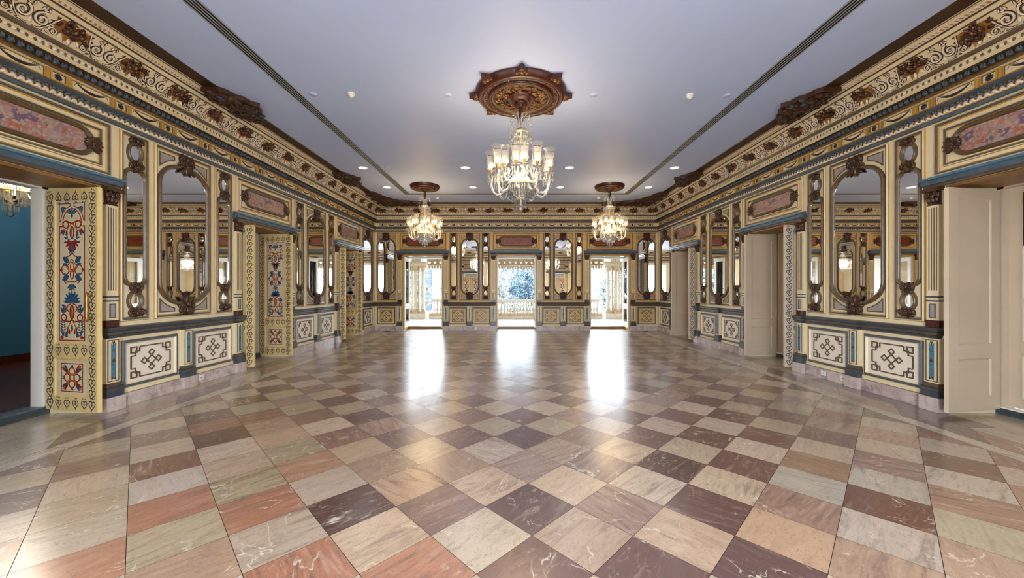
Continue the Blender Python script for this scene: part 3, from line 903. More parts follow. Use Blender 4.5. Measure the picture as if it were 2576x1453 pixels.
# ------------------------------------------------------------------ place them
def put(proto, wall, s, label, group=None, d=0.0):
    global USED
    loc, rz = on_wall(wall, s, 0, d), ROT[wall]
    if proto.get('used'):
        o = dup(proto, loc, rz)
    else:
        o = proto; o.location = loc; o.rotation_euler = (0, 0, rz); o['used'] = 1
    o['label'] = label
    if group: o['group'] = group
    return o
def cat(o, c):
    o['category'] = c; return o
WS = 1.90            # pitch of a bay on the side walls
p_big = cat(large_mirror(.965), 'mirror'); p_nar = cat(narrow_mirror(.37), 'mirror')
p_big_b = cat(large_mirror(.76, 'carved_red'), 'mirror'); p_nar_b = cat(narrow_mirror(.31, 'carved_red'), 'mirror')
p_od = cat(overdoor(1.69), 'wall panel'); p_od_b = cat(overdoor(1.69, 'inlay_shaded_red', 'carved_red'), 'wall panel')
p_li = cat(lintel(1.86), 'cornice')
p_da = cat(dado(.80), 'wall panel'); p_da_b = cat(dado(.64, 'shaded_cream_board', 'slate_dark'), 'wall panel')
p_pi = cat(pilaster(True), 'pilaster'); p_pd = cat(pilaster(False), 'pilaster')
BAY = {1: 'nearest bay', 2: 'far bay'}
bays_y = [(DOORS_Y[1] + DOORS_Y[2]) / 2, (DOORS_Y[2] + DOORS_Y[3]) / 2]
for wall in ('left', 'right'):
    for bi, yc in enumerate(bays_y):
        where = '%s %s wall bay' % (('nearer', 'farther')[bi], wall)
        put(p_big, wall, yc, 'large arched mirror between two narrow mirrors, ' + where, 'large arched side wall mirrors')
        for s, nm in ((-1, 'narrow mirror with ovals, near side of the large mirror, '), (1, 'narrow mirror with ovals, far side of the large mirror, ')):
            put(p_nar, wall, yc + s * .76, nm + where, 'narrow mirrors with ovals on side walls')
            put(p_da, wall, yc + s * .53, 'cream dado panel with key fretwork, %s half, under the large mirror, %s' % ('near' if s < 0 else 'far', where), 'cream fretwork dado panels on side walls')
        put(p_pd, wall, yc, 'short pilaster with turquoise inlay between two dado panels, ' + where, 'short dado pilasters')
    # corner panel at the far end
    yc = 12.9
    put(p_big, wall, yc, 'large arched mirror beside the far %s corner, on the %s side wall' % (wall, wall), 'large arched side wall mirrors')
    put(p_da, wall, yc, 'cream fretwork dado panel beside the far %s corner, on the %s side wall' % (wall, wall), 'cream fretwork dado panels on side walls')
    for di in (1, 2, 3):
        yd = DOORS_Y[di]
        dn = ('nearest', 'second', 'farthest')[di - 1] + ' doorway in the %s wall' % wall
        put(p_od, wall, yd, 'framed pink flowered inlay panel above the ' + dn, 'pink inlay overdoor panels on side walls')
        put(p_li, wall, yd, 'blue grey moulded cornice directly over the ' + dn, 'door cornices on side walls')
        for s in (-1, 1):
            put(p_pi, wall, yd + s * (OPEN + .088), 'fluted pilaster with carved capital, %s side of the %s' % ('near' if s < 0 else 'far', dn), 'fluted door pilasters on side walls')
    for s in (): pass
XN = ('left', 'middle', 'right')
for i, xc in enumerate([(DOORS_X[0] + DOORS_X[1]) / 2, (DOORS_X[1] + DOORS_X[2]) / 2]):
    nb = ('left', 'right')[i]
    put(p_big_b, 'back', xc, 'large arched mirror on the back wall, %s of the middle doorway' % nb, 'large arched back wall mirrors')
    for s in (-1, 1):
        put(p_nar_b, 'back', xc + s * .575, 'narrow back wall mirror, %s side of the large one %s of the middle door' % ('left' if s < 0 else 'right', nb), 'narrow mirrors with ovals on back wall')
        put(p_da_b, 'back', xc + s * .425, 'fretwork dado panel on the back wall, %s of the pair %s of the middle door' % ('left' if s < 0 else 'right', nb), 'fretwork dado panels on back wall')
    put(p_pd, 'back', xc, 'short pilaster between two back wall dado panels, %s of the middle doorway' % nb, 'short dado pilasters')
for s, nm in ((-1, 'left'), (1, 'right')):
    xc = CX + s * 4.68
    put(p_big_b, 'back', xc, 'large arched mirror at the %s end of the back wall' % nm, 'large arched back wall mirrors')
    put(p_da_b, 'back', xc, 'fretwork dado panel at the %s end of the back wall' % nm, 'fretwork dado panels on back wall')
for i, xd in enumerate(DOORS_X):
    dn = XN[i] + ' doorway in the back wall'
    put(p_od_b, 'back', xd, 'framed pink inlay panel in red backlit shade above the ' + dn, 'inlay overdoor panels on back wall')
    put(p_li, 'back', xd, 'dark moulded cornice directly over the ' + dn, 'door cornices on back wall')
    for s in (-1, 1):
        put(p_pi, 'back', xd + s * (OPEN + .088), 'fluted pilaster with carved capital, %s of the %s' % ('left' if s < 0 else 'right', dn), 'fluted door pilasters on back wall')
# what the back wall mirrors see of the wall behind the camera
for i, xd in enumerate(DOORS_X):
    if i == 1: continue
    dn = XN[i] + ' doorway in the wall behind the camera'
    put(p_od, 'front', xd, 'framed inlay panel above the ' + dn, 'inlay overdoor panels behind the camera')
    put(p_li, 'front', xd, 'moulded cornice over the ' + dn, 'door cornices behind the camera')

# chair rails, broken by the doorways
def chair_rail(n, wall):
    side = wall in ('left', 'right')
    lo, hi = (YF, YB) if side else (XL, XR)
    m = MB(); y = lo; runs = []
    for c in (DOORS_Y if side else DOORS_X):
        hw = 1.5 if (wall == 'front' and c == CX) else OPEN + .16
        runs.append((y, c - hw)); y = c + hw
    runs.append((y, hi))
    for a, b in runs:
        a = max(a, lo)
        if b - a < .1: continue
        if wall == 'left': f = lambda u, p, z: (XL + p, u, z)
        elif wall == 'right': f = lambda u, p, z: (XR - p, u, z)
        elif wall == 'back': f = lambda u, p, z: (u, YB - p, z)
        else: f = lambda u, p, z: (u, YF + p, z)
        m.sweep([(a, 0), (b, 0)], RAILP, False, RAILM, f)
        m.sweep([(a, 0), (b, 0)], [(0, .168), (.018, .17), (.018, .222), (.0, .232)], False, [2, 2, 2], f)
    struct('trim_%d' % n, m, ['slate_dark', 'taupe', 'cream'])
for i, w in enumerate(('left', 'right', 'back', 'front')): chair_rail(NUM[0] + i, w)
NUM[0] += 4
# narrow corner posts of the panelling
for wall, sx in (('left', XL), ('right', XR)):
    m = MB()
    q = 1 if wall == 'left' else -1
    for z0, z1 in ((.24, .86), (1.06, 3.53)):
        m.box(min(sx, sx + q * .03), max(sx, sx + q * .03), YB - .1, YB, z0, z1, 0)
        m.box(min(sx, sx + q * .1), max(sx, sx + q * .1), YB - .03, YB, z0, z1, 0)
        for e in (.008, .09):
            m.box(min(sx + q * .03, sx + q * .034), max(sx + q * .03, sx + q * .034), YB - .1 + (.092 - e), YB - .1 + (.1 - e), z0, z1, 1)
    struct('trim_%d' % NUM[0], m, ['cream', 'taupe']); NUM[0] += 1
# ------------------------------------------------------------------ painted door decoration
def heart(m, x, z, ang, s, d, sg, mat=0):
    """one leaf-shaped heart with a sprig inside"""
    ca, sa = cos(ang), sin(ang)
    mp = lambda u, v, q: (x + (u * ca - v * sa), sg * q, z + (u * sa + v * ca))
    pts = []
    for i in range(17):
        t = -pi + 2 * pi * i / 16
        hx = 16 * sin(t) ** 3; hz = 13 * cos(t) - 5 * cos(2 * t) - 2 * cos(3 * t) - cos(4 * t)
        pts.append((hx / 34 * s * .92, hz / 30 * s))
    m.ribbon(pts[:-1], s * .115, d, mat, 0, True, mapf=mp)
    m.petal(0, -.2 * s, pi / 2, .42 * s, .12 * s, d, mat, mapf=mp)
    for q in (-1, 1): m.petal(0, -.05 * s, pi / 2 + q * .9, .22 * s, .1 * s, d, mat, mapf=mp)
    for q in (-1, 1):
        m.petal(q * .1 * s, .55 * s, pi / 2 - q * .7, .3 * s, .1 * s, d, mat, mapf=mp)
    m.petal(0, .56 * s, pi / 2, .28 * s, .1 * s, d, mat, mapf=mp)
def hearts_border(w, sg, d):
    m = MB()
    z0, z1 = .085, 2.52
    n = 20; st = (z1 - z0) / (n - 1)
    for i in range(n):
        z = z0 + i * st
        for x, a in ((.07, .25), (w - .08, -.25)):
            heart(m, x, z, a if i % 2 else a * .4, .112, d, sg)
    for zz, a in ((2.525, pi), (.71, 0), (.085, 0)):
        for i in range(4):
            heart(m, .2 + i * (w - .4) / 3, zz, a, .1, d, sg)
    return m
def bouquet(m, x, z, s, d, sg, kind):
    """symmetrical painted flower group; mats 0 red 1 blue 2 green 3 ochre"""
    mp = lambda u, v, q: (x + u * s, sg * q, z + v * s)
    def P(u, v, a, l, w, mt):
        for q in ((1,) if abs(u) < 1e-6 and abs(cos(a)) < 1e-3 else (1, -1)):
            m.petal(q * u, v, a if q > 0 else pi - a, l * 1.04, w * 1.15, d + (0.0003 * mt), mt, mapf=mp)
    def R(pts, w, mt):
        for q in (1, -1): m.ribbon([(q * u, v) for u, v in pts], w * 1.05, d + .0002, mt, mapf=mp)
    if kind == 0:      # top: ribbon bow and hanging lily
        for a in (90, 55, 25): P(.02 if a != 90 else 0, .72, radians(a), .3, .09, 2 if a != 55 else 1)
        P(0, .55, pi / 2, .2, .1, 1)
        R(spiral(.34, .28, .16, .13, 0, 1, 16, 1), .055, 0); R([(.0, .32), (.2, .4), (.34, .43)], .06, 0)
        R([(.05, .3), (.24, .12), (.3, .0), (.5, .1)], .05, 3)
        P(.42, .12, radians(-75), .3, .13, 0); P(.3, .05, radians(-95), .28, .1, 1); P(.5, .1, radians(-60), .26, .1, 1)
        m.ribbon(oval(0, -.05, .1, .24, 14), .06, d, 0, closed=True, mapf=mp); P(0, .2, -pi / 2, .45, .07, 3)
        R([(.03, -.3), (.22, -.36), (.26, -.2), (.36, -.12)], .04, 2)
        P(.25, -.3, radians(20), .2, .07, 1); P(.3, -.4, radians(-30), .18, .07, 1)
        for a, mt in ((-90, 1), (-60, 0), (-30, 0), (-5, 0), (-115, 0)): P(0.001, -.42, radians(a), .4, .12, mt)
        P(.05, -.7, radians(-70), .25, .07, 1); P(0, -.72, -pi / 2, .28, .08, 2)
    elif kind == 1:    # middle: lozenge with four loops
        for a in (90, 62, 35): P(0.001 if a != 90 else 0, .72, radians(a), .3, .09, 2 if a == 90 else 0)
        R([(0, .7), (.14, .55), (.3, .5), (.36, .4), (.28, .34)], .05, 0)
        R([(0, .42), (.2, .2), (.3, .1), (.1, -.1)], .05, 3)
        P(.16, .28, radians(35), .4, .2, 1); P(.22, .18, radians(10), .3, .12, 1)
        R(spiral(.36, -.02, .2, .2, 0, 1, 16, 1), .05, 0); P(.5, -.02, 0, .16, .12, 0)
        m.ribbon(oval(0, .1, .1, .2, 12), .05, d, 3, closed=True, mapf=mp); m.ribbon(oval(0, -.2, .09, .2, 12), .05, d, 0, closed=True, mapf=mp)
        P(.16, -.26, radians(-25), .4, .2, 1); P(.3, -.2, radians(5), .22, .1, 2)
        R([(0, -.5), (.16, -.52), (.34, -.42), (.4, -.5), (.3, -.58)], .05, 0)
        for a, mt in ((-90, 1), (-62, 2), (-35, 1)): P(0.001 if a != -90 else 0, -.6, radians(a), .32, .09, mt)
        P(0, -.62, -pi / 2, .42, .06, 0)
    else:              # bottom: vase of flowers with crown of blue leaves
        for a in (90, 66, 42, 20, 0): P(0.001 if a != 90 else 0, .5, radians(a), .44, .12, 1)
        P(0, .42, pi / 2, .26, .16, 0)
        R([(.03, .42), (.2, .36), (.28, .22), (.18, .1)], .05, 0); P(.3, .28, radians(20), .26, .1, 1); P(.26, .14, radians(-15), .24, .09, 2)
        m.ribbon(oval(0, .08, .1, .26, 14), .07, d, 0, closed=True, mapf=mp); P(0, -.2, pi / 2, .5, .1, 3)
        for a in (90, 120, 60): P(.44, .02, radians(a), .3, .1, 1 if a != 120 else 0)
        R(spiral(.42, -.14, .14, .12, 0, 1, 14, 1), .06, 0); R([(0, -.22), (.14, -.3), (.3, -.28), (.42, -.28)], .06, 0)
        R([(.06, -.3), (.2, -.5), (.18, -.68), (.34, -.8)], .05, 3)
        for i in range(5): P(.46, -.35 - i * .1, radians(35), .18, .07, 2); P(.44, -.35 - i * .1, radians(150), .14, .06, 2)
        P(.1, -.8, radians(60), .35, .14, 0); P(.3, -.9, radians(100), .25, .12, 1); P(.42, -.88, radians(70), .3, .12, 1); P(.42, -.92, 0, .2, .12, 0)
        P(0, -.7, pi / 2, .3, .12, 2); P(.2, -.88, radians(10), .2, .1, 0)
def door_leaf(name, w, h, flower_side, room_side, handle=True, bevel_side=-1):
    """leaf: x from the hinge, thickness in y (+-.022), flower_side / room_side = +1 / -1 / 0"""
    t = empty(name)
    m = MB(); T = .022
    px0, px1 = .13, w - .15
    for a, b, c, e in ((0, px0, 0, h), (px1, w, 0, h), (px0, px1, 0, .16), (px0, px1, .62, .78), (px0, px1, h - .11, h)):
        m.box(a, b, -T, T, c, e, 0)
    for z0, z1 in ((.16, .62), (.78, h - .11)):
        for sg in (-1, 1):
            path = [(px0, z0), (px1, z0), (px1, z1), (px0, z1)]
            m.sweep(path, [(0, T), (.01, T - .004), (.018, T - .012), (.03, T - .014)], True, [0, 0, 0], lambda x, z, d, sg=sg: (x, sg * d, z))
    plain = flower_side == 0
    m.build('leaf_frame', ['door_cream' if plain else 'door_yellow'], t)
    for z0, z1 in ((.16, .62), (.78, h - .11)):
        m = MB(); m.box(px0, px1, -.007, .007, z0, z1, 0)
        m.build('door_panel', ['door_cream' if plain else 'door_panel'], t)
    if flower_side:
        sg = flower_side
        hearts_border(w, sg, T + .0008).build('heart_border', ['ink'], t)
        cx = (px0 + px1) / 2; fw = px1 - px0 - .13
        m = MB(); d = .009
        z0, z1 = .83, h - .17
        mp = lambda u, v, q: (cx + u, sg * q, v)
        a = fw / 2; r = .2
        arch = [(-a, z0), (a, z0), (a, z1 - .27), (a - .05, z1 - .27), (a - .05, z1 - .24)] + [((a - .05) * cos(q), z1 - .24 + .18 * sin(q)) for q in [pi * i / 12 for i in range(1, 12)]] + [(-a + .05, z1 - .24), (-a + .05, z1 - .27), (-a, z1 - .27)]
        m.ribbon(arch, .013, d, 0, closed=True, mapf=mp)
        for q in (-1, 1):
            cpts = [(q * a, z1 - .21), (q * a, z1), (q * .03, z1), (q * .03, z1 - .035)] + [(q * (a - .0) * cos(e) * .92, z1 - .23 + .2 * sin(e)) for e in (1.35, 1.0, .7, .4, .12)]
            m.ribbon(cpts, .01, d, 0, closed=True, mapf=mp)
            for e in range(3): m.petal(q * (a - .03), z1 - .04, radians(225 + 30 * (e - 1)) if q > 0 else radians(-45 + 30 * (e - 1)), .09, .025, d, 1 if e != 1 else 2, mapf=mp)
        for z, k, s in ((z1 - .33, 0, .285), (z0 + .84, 1, .29), (z0 + .31, 2, .3)):
            bouquet(m, cx, z, s, d, sg, k)
        m.build('flower_painting', ['red', 'blue', 'green', 'ochre_line'], t)
        m = MB()
        zc = .39; b = .165
        m.ribbon([(-b, zc - b), (b, zc - b), (b, zc + b), (-b, zc + b)], .011, d, 0, closed=True, mapf=mp)
        for i in range(4):
            e = i * pi / 2
            m.ribbon([(.075 * cos(e) + .045 * cos(f), zc + .075 * sin(e) + .045 * sin(f)) for f in [2 * pi * j / 10 for j in range(10)]], .016, d + .0002, 0, closed=True, mapf=mp)
            g = e + pi / 4
            m.petal(.06 * cos(g), zc + .06 * sin(g), g, .15, .055, d + .0004, 3, mapf=mp)
            for q in (-.28, .28): m.petal(.09 * cos(g), zc + .09 * sin(g), g + q, .11, .035, d + .0006, 0 if q > 0 else 1, mapf=mp)
            for q in (-.2, .2): m.petal(.11 * cos(e), zc + .11 * sin(e), e + q * 2, .05, .02, d + .0002, 1 if i % 2 else 2, mapf=mp)
        m.ribbon(oval(0, zc, .04, .04, 10), .02, d + .0002, 3, closed=True, mapf=mp)
        m.build('square_flower_painting', ['red', 'blue', 'green', 'ochre_line'], t)
    if room_side:
        hearts_border(w, room_side, T + .0008).build('heart_border', ['ink'], t)
    if handle:
        m = MB()
        for sg in (-1, 1):
            for z in (1.1, 1.36): m.lathe([(.0, T), (.018, T), (.012, T + .012), (.009, T + .05), (.0, T + .05)], 8, (w - .085, 0, z), 0, axis='y') if sg > 0 else m.lathe([(.0, -T), (.018, -T), (.012, -T - .012), (.009, -T - .05), (.0, -T - .05)], 8, (w - .085, 0, z), 0, axis='y')
            m.lathe([(.0, 1.06), (.011, 1.065), (.008, 1.09), (.012, 1.1), (.009, 1.13), (.012, 1.23), (.009, 1.33), (.012, 1.36), (.008, 1.37), (.011, 1.395), (0, 1.4)], 8, (w - .085, sg * (T + .045), 0), 0)
        m.build('pull_handle', ['brass'], t)
    return t
LW, LH = .80, 2.62
lf_far = cat(door_leaf('painted_door_leaf', LW, LH, -1, 1), 'door leaf')
lf_near = cat(door_leaf('painted_door_leaf', LW, LH, 1, -1, False), 'door leaf')
rt_far = cat(door_leaf('plain_door_leaf', LW, LH, 0, -1, False), 'door leaf')
rt_near = cat(door_leaf('plain_door_leaf', LW, LH, 0, 1, False), 'door leaf')
def hang(proto, hx, hy, fx, fy, label, group, z=.062):
    rz = atan2(fy - hy, fx - hx)
    o = dup(proto, (hx, hy, z), rz) if proto.get('used') else proto
    o['used'] = 1; o.location = (hx, hy, z); o.rotation_euler = (0, 0, rz)
    o['label'] = label; o['group'] = group
ORD = {1: 'nearest', 2: 'second', 3: 'farthest'}
for di in (1, 2, 3):
    c = DOORS_Y[di]
    hang(lf_far, XL - .60, c + .715, XL + .18, c + .565, 'yellow door leaf painted with red and blue flowers, open in the %s left doorway' % ORD[di], 'flower painted door leaves')
    hang(rt_far, XR + .60, c + .715, XR - .18, c + .565, 'plain cream two-panel door leaf standing open in the %s right doorway' % ORD[di], 'plain cream door leaves')
    if True:
        hang(lf_near, XL - .60, c - .685, XL + .18, c - .64, 'heart bordered door leaf seen edge-on on the near side of the %s left doorway' % ORD[di], 'flower painted door leaves')
        hang(rt_near, XR + .60, c - .685, XR - .18, c - .64, 'heart bordered door leaf seen edge-on on the near side of the %s right doorway' % ORD[di], 'plain cream door leaves')

# ------------------------------------------------------------------ outer door frames and closed outer doors
ND = [1]
def outer_door(wall, c, closed, mat):
    sg = -1 if wall == 'left' else 1
    xi = XL if wall == 'left' else XR
    d = empty('door_%d' % ND[0]); ND[0] += 1
    d.location = (xi + sg * T1, c, 0); d['kind'] = 'structure'
    W = T2 - T1
    def B(m, a0, a1, y0, y1, z0, z1, mt=0): m.box(min(sg * a0, sg * a1), max(sg * a0, sg * a1), y0, y1, z0, z1, mt)
    m = MB()
    for s in (-1, 1):
        B(m, 0, W + .02, s * OPEN - s * .0 if s < 0 else OPEN - .06, -OPEN + .06 if s < 0 else OPEN, .095, DOOR_H - .02)
    B(m, 0, W + .02, -OPEN, OPEN, DOOR_H - .05, DOOR_H - .002)
    m.build('jamb_lining', [mat], d)
    m = MB(); B(m, -.02, W + .05, -OPEN + .002, OPEN - .002, .001, .08, 0); B(m, -.03, W + .05, -OPEN + .002, OPEN - .002, .08, .095, 1)
    m.build('threshold_step', ['slate_step', 'white' if wall == 'right' else 'slate'], d)
    m = MB(); B(m, -T1 + .01, .0, -OPEN + .002, OPEN - .002, DOOR_H - .03, DOOR_H - .004, 0)
    m.build('head_lining', ['wood'], d)
    if closed:
        a = W - .055
        for s in (-1, 1):
            m = MB(); y0, y1 = (-OPEN + .06, -.004) if s < 0 else (.004, OPEN - .06)
            B(m, a, a + .045, y0, y1, .1, DOOR_H - .05)
            for z0, z1 in ((.22, .72), (.9, 2.5)):
                q = [(y0 + .13, z0), (y1 - .13, z0), (y1 - .13, z1), (y0 + .13, z1)]
                m.sweep(q, [(-.02, 0), (-.012, .012), (0, .012), (.012, .002)], True, [0, 0, 0], lambda y, z, h: (sg * (a - h), y, z))
            lf = m.build('outer_leaf', [mat], d)
            m = MB(); yb = s * .07
            m.box(yb - .02, yb + .02, 0, .01, 1.95, 2.6, 0); m.ball((yb, -.012, 1.97), .02, 6, 0); m.box(yb - .005, yb + .05, -.02, -.01, 1.965, 1.98, 0)
            m.v = [(sg * (a - .012 + .0 * y), x, z) if True else 0 for x, y, z in m.v]
            if wall == 'right' and s > 0:
                m = MB(); B(m, a - .02, a - .002, OPEN - .26, OPEN - .2, 2.0, 2.62); m.ball((sg * (a - .03), OPEN - .24, 2.03), .02, 6)
                m.build('door_bolt', ['bronze'], lf)
                m = MB()
                yh = OPEN - .27
                for z in (1.12, 1.36): m.lathe([(0, 0), (.022, 0), (.016, .015), (.009, .03), (.009, .06), (0, .06)], 8, (sg * a - sg * .0, yh, z), 0, axis='x') if sg < 0 else m.lathe([(0, 0), (.022, 0), (.016, -.015), (.009, -.03), (.009, -.06), (0, -.06)], 8, (a, yh, z), 0, axis='x')
                m.tube([(sg * (a - .055), yh, 1.06), (sg * (a - .055), yh, 1.42)], .011, 8)
                m.build('pull_handle', ['brass'], lf)
for di in (1, 2, 3):
    outer_door('left', DOORS_Y[di], di > 1, 'white')
    outer_door('right', DOORS_Y[di], True, 'door_cream')
for wall in ('left', 'right'): outer_door(wall, DOORS_Y[0], False, 'white')  # unseen doorways beside the camera, left open to add daylight

# ------------------------------------------------------------------ glazed doors of the back wall
def glazed_leaf():
    t = empty('glazed_door_leaf')
    w, h, T = .66, 2.56, .022
    m = MB()
    for a, b, c, e in ((0, .1, 0, h), (w - .1, w, 0, h), (.1, w - .1, 0, .2), (.1, w - .1, .68, .86), (.1, w - .1, h - .14, h)):
        m.box(a, b, -T, T, c, e, 0)
    m.build('leaf_frame', ['white_door'], t)
    for nm, z0, z1 in (('lower_pane', .2, .68), ('upper_pane', .86, h - .14)):
        m = MB(); m.box(.1, w - .1, -.003, .003, z0, z1, 0); m.build(nm, ['pane'], t)
    m = MB()
    for sg in (-1, 1):
        for z in (1.2, 1.42): m.box(w - .06, w - .045, min(sg * T, sg * (T + .04)), max(sg * T, sg * (T + .04)), z - .008, z + .008, 0)
        m.tube([(w - .052, sg * (T + .04), 1.17), (w - .052, sg * (T + .04), 1.45)], .009, 6)
    m.build('pull_handle', ['bronze'], t)
    return t
g0 = cat(glazed_leaf(), 'door leaf')
for i, xc in enumerate(DOORS_X):
    for s in (-1, 1):
        tilt = .04 if i == 1 else .02
        hx = xc + s * (OPEN - .05)
        hang(g0, hx, YB + .70, hx - s * (.012 if i != 1 else .0), YB + .04, 'white glazed door leaf folded back on the %s side of the %s back doorway' % ('left' if s < 0 else 'right', XN[i]), 'glazed leaves of the back doors', .1)
    d = empty('door_%d' % ND[0]); ND[0] += 1
    d.location = (xc, YB, 0); d['kind'] = 'structure'
    m = MB()
    for s in (-1, 1): m.box(min(s * OPEN, s * (OPEN - .045)), max(s * OPEN, s * (OPEN - .045)), -.02, .12, .01, DOOR_H - .03, 0)
    m.box(-OPEN, OPEN, -.02, .12, DOOR_H - .06, DOOR_H - .02, 0)
    m.build('casing', ['gold'], d)
    m = MB()
    for s in (-1, 1): m.box(min(s * OPEN, s * (OPEN - .03)), max(s * OPEN, s * (OPEN - .03)), .72, .82, .09, DOOR_H - .05, 0)
    m.box(-OPEN, OPEN, .72, .82, DOOR_H - .1, DOOR_H - .02, 0)
    m.build('outer_frame', ['white_door'], d)
    m = MB(); m.box(-OPEN + .001, OPEN - .001, .68, .84, .001, .085, 0); m.build('threshold_step', ['wood'], d)
    m = MB(); m.box(-OPEN + .001, OPEN - .001, .12, .72, DOOR_H - .015, DOOR_H - .003, 0); m.build('head_lining', ['white'], d)
# closed doors behind the camera: the side ones carry painted leaves, seen only in the mirrors
pf = cat(door_leaf('closed_painted_door_leaf', .70, LH, 1, 0), 'door leaf')
for i in (0, 2):
    xc = DOORS_X[i]
    for s in (-1, 1):
        if s < 0: hang(pf, xc - .71, YF - .05, xc, YF - .05, 'painted door leaf, closed, left half of the %s doorway behind the camera' % XN[i], 'closed painted leaves behind the camera')
        else: hang(pf, xc + .005, YF - .05, xc + .71, YF - .05, 'painted door leaf, closed, right half of the %s doorway behind the camera' % XN[i], 'closed painted leaves behind the camera')
    m = MB(); m.box(xc - OPEN, xc + OPEN, YF - .12, YF - .08, .002, DOOR_H, 0)
    struct('door_%d' % ND[0], m, ['slate_dark']); ND[0] += 1

def air_conditioner():
    t = empty('air_conditioner')
    m = MB(); m.box(-.5, .5, 0, .2, 0, .3, 0); m.build('casing', ['plastic'], t)
    for i in range(5):
        m = MB(); m.box(-.46, .46, .2, .212, .05 + .045 * i, .075 + .045 * i, 0); m.build('louvre', ['taupe'], t)
    return t
ac = cat(air_conditioner(), 'air conditioner')
for i in (0, 2):
    o = ac if i == 0 else dup(ac)
    o.location = (DOORS_X[i], YF + .01, 2.4); o.rotation_euler = (0, 0, 0)
    o['label'] = 'white air conditioner above the %s doorway behind the camera, seen in the back mirrors' % XN[i]; o['group'] = 'air conditioners behind the camera'
# ------------------------------------------------------------------ ceiling: linear diffuser
def diffuser():
    t = empty('linear_air_diffuser', (CX, 0, H), 0, 'slim four-slot white air diffuser running round the whole ceiling', 'air vent')
    x0, x1, y0, y1 = -3.43, 3.43, -.4, 11.76
    path = [(x0, y0), (x1, y0), (x1, y1), (x0, y1)]
    f = lambda x, y, h: (x, y, h)
    m = MB(); m.sweep(path, [(-.088, -.002), (-.088, -.006), (.088, -.006), (.088, -.002)], True, [0, 0, 0], f); m.build('flange', ['alu'], t)
    for i in range(4):
        o = -.057 + .038 * i
        m = MB(); m.sweep(path, [(o - .0105, -.0075), (o + .0105, -.0075)], True, [0], f); m.build('slot', ['black'], t)
    m = MB()
    for i in range(5):
        o = -.076 + .038 * i
        m.sweep(path, [(o - .006, -.006), (o - .004, -.0085), (o + .004, -.0085), (o + .006, -.006)], True, [0, 0, 0], f)
    m.build('fin', ['alu'], t)
diffuser()
# ------------------------------------------------------------------ carved ceiling roses
def rose(R, points):
    t = empty('ceiling_rose')
    m = MB()
    m.lathe([(R, 0), (R * 1.005, -.03), (R * .97, -.05), (R * .96, -.075), (R * .9, -.095), (R * .86, -.1), (R * .84, -.085)], 64, mat=0)
    m.lathe([(R * .84, -.085), (R * .835, -.1), (R * .815, -.1), (R * .81, -.08)], 64, mat=1)
    m.lathe([(R * .81, -.08), (R * .72, -.078)], 64, mat=0)
    m.lathe([(R * .72, -.078), (R * .715, -.105), (R * .66, -.11), (R * .65, -.095)], 64, mat=0)
    m.lathe([(R * .65, -.095), (R * .645, -.105), (R * .62, -.105), (R * .61, -.07)], 64, mat=1)
    m.lathe([(R * .61, -.07), (R * .3, -.06)], 64, mat=2)
    m.lathe([(R * .3, -.06), (R * .3, -.1), (R * .27, -.11), (R * .25, -.1), (R * .22, -.15), (R * .15, -.155), (R * .14, -.12), (0, -.12)], 48, mat=0)
    m.build('turned_disc', ['carved_red', 'taupe', 'carved'], t)
    rnd = random.Random(3)
    m = MB()
    fm = lambda x, z, d: (x, z, -d)
    n = 8
    for i in range(n):
        a = 2 * pi * i / n
        for s in (-1, 1):
            c = a + s * .17
            sp = spiral(R * .5 * cos(c), R * .5 * sin(c), R * .075, R * .02, a, 1.2, 12, s)
            m.tube([(p[0], p[1], -.085) for p in sp], R * .018, 5, 0)
        for k in range(24):
            r = R * rnd.uniform(.33, .58); c = a + rnd.uniform(-pi / n, pi / n)
            m.petal(r * cos(c), r * sin(c), rnd.uniform(0, 2 * pi), R * .11, R * .05, .078, rnd.randrange(3) == 0, .016, .012, fm)
    for i in range(40):
        a = 2 * pi * i / 40
        m.petal(R * .765 * cos(a), R * .765 * sin(a), a + (.8 if i % 2 else -.8), R * .07, R * .04, .085, 0, .014, .008, fm)
        m.ball((R * .765 * cos(a + .08), R * .765 * sin(a + .08), -.088), R * .014, 5, 0)
    m.build('pierced_foliage', ['carved_gold', 'carved_red'], t)
    if points:
        for i in range(8):
            a = pi / 2 + 2 * pi * i / 8
            ca, sa = cos(a), sin(a)
            m = MB()
            f = lambda u, v, d: ((R * .93 + v) * ca - u * sa, (R * .93 + v) * sa + u * ca, -d)
            m.poly([(-.1, -.01), (.1, -.01), (.085, .05), (.05, .065), (.03, .115), (0, .15), (-.03, .115), (-.05, .065), (-.085, .05)], .075, 0, f, .07)
            m.poly(oval(0, .04, .032, .03, 10), .08, 1, f, .004, .012, True)
            for s in (-1, 1):
                m.petal(s * .03, .03, pi / 2 - s * .3, .07, .03, .08, 1, .01, .004, f)
                m.petal(s * .04, .02, pi / 2 - s * 1.1, .06, .03, .08, 1, .01, .004, f)
            m.build('pointed_finial', ['carved_red', 'carved_gold'], t)
    return t
r1 = rose(.68, True); r1.location = (CX, 5.72, H)
tag(r1, 'large mahogany ceiling rose with eight pointed finials above the central chandelier', 'ceiling rose')
r2 = cat(rose(.42, False), 'ceiling rose'); r2.location = (CX - 2.66, 10.85, H)
r2['label'] = 'small round ceiling rose above the far left chandelier'; r2['group'] = 'small ceiling roses'
dup(r2, (CX + 2.66, 10.85, H), 0, 'small round ceiling rose above the far right chandelier', 'small ceiling roses')
dup(r2, (CX - 2.66, .6, H), 0, 'small ceiling rose behind the camera, left', 'small ceiling roses')
dup(r2, (CX + 2.66, .6, H), 0, 'small ceiling rose behind the camera, right', 'small ceiling roses')

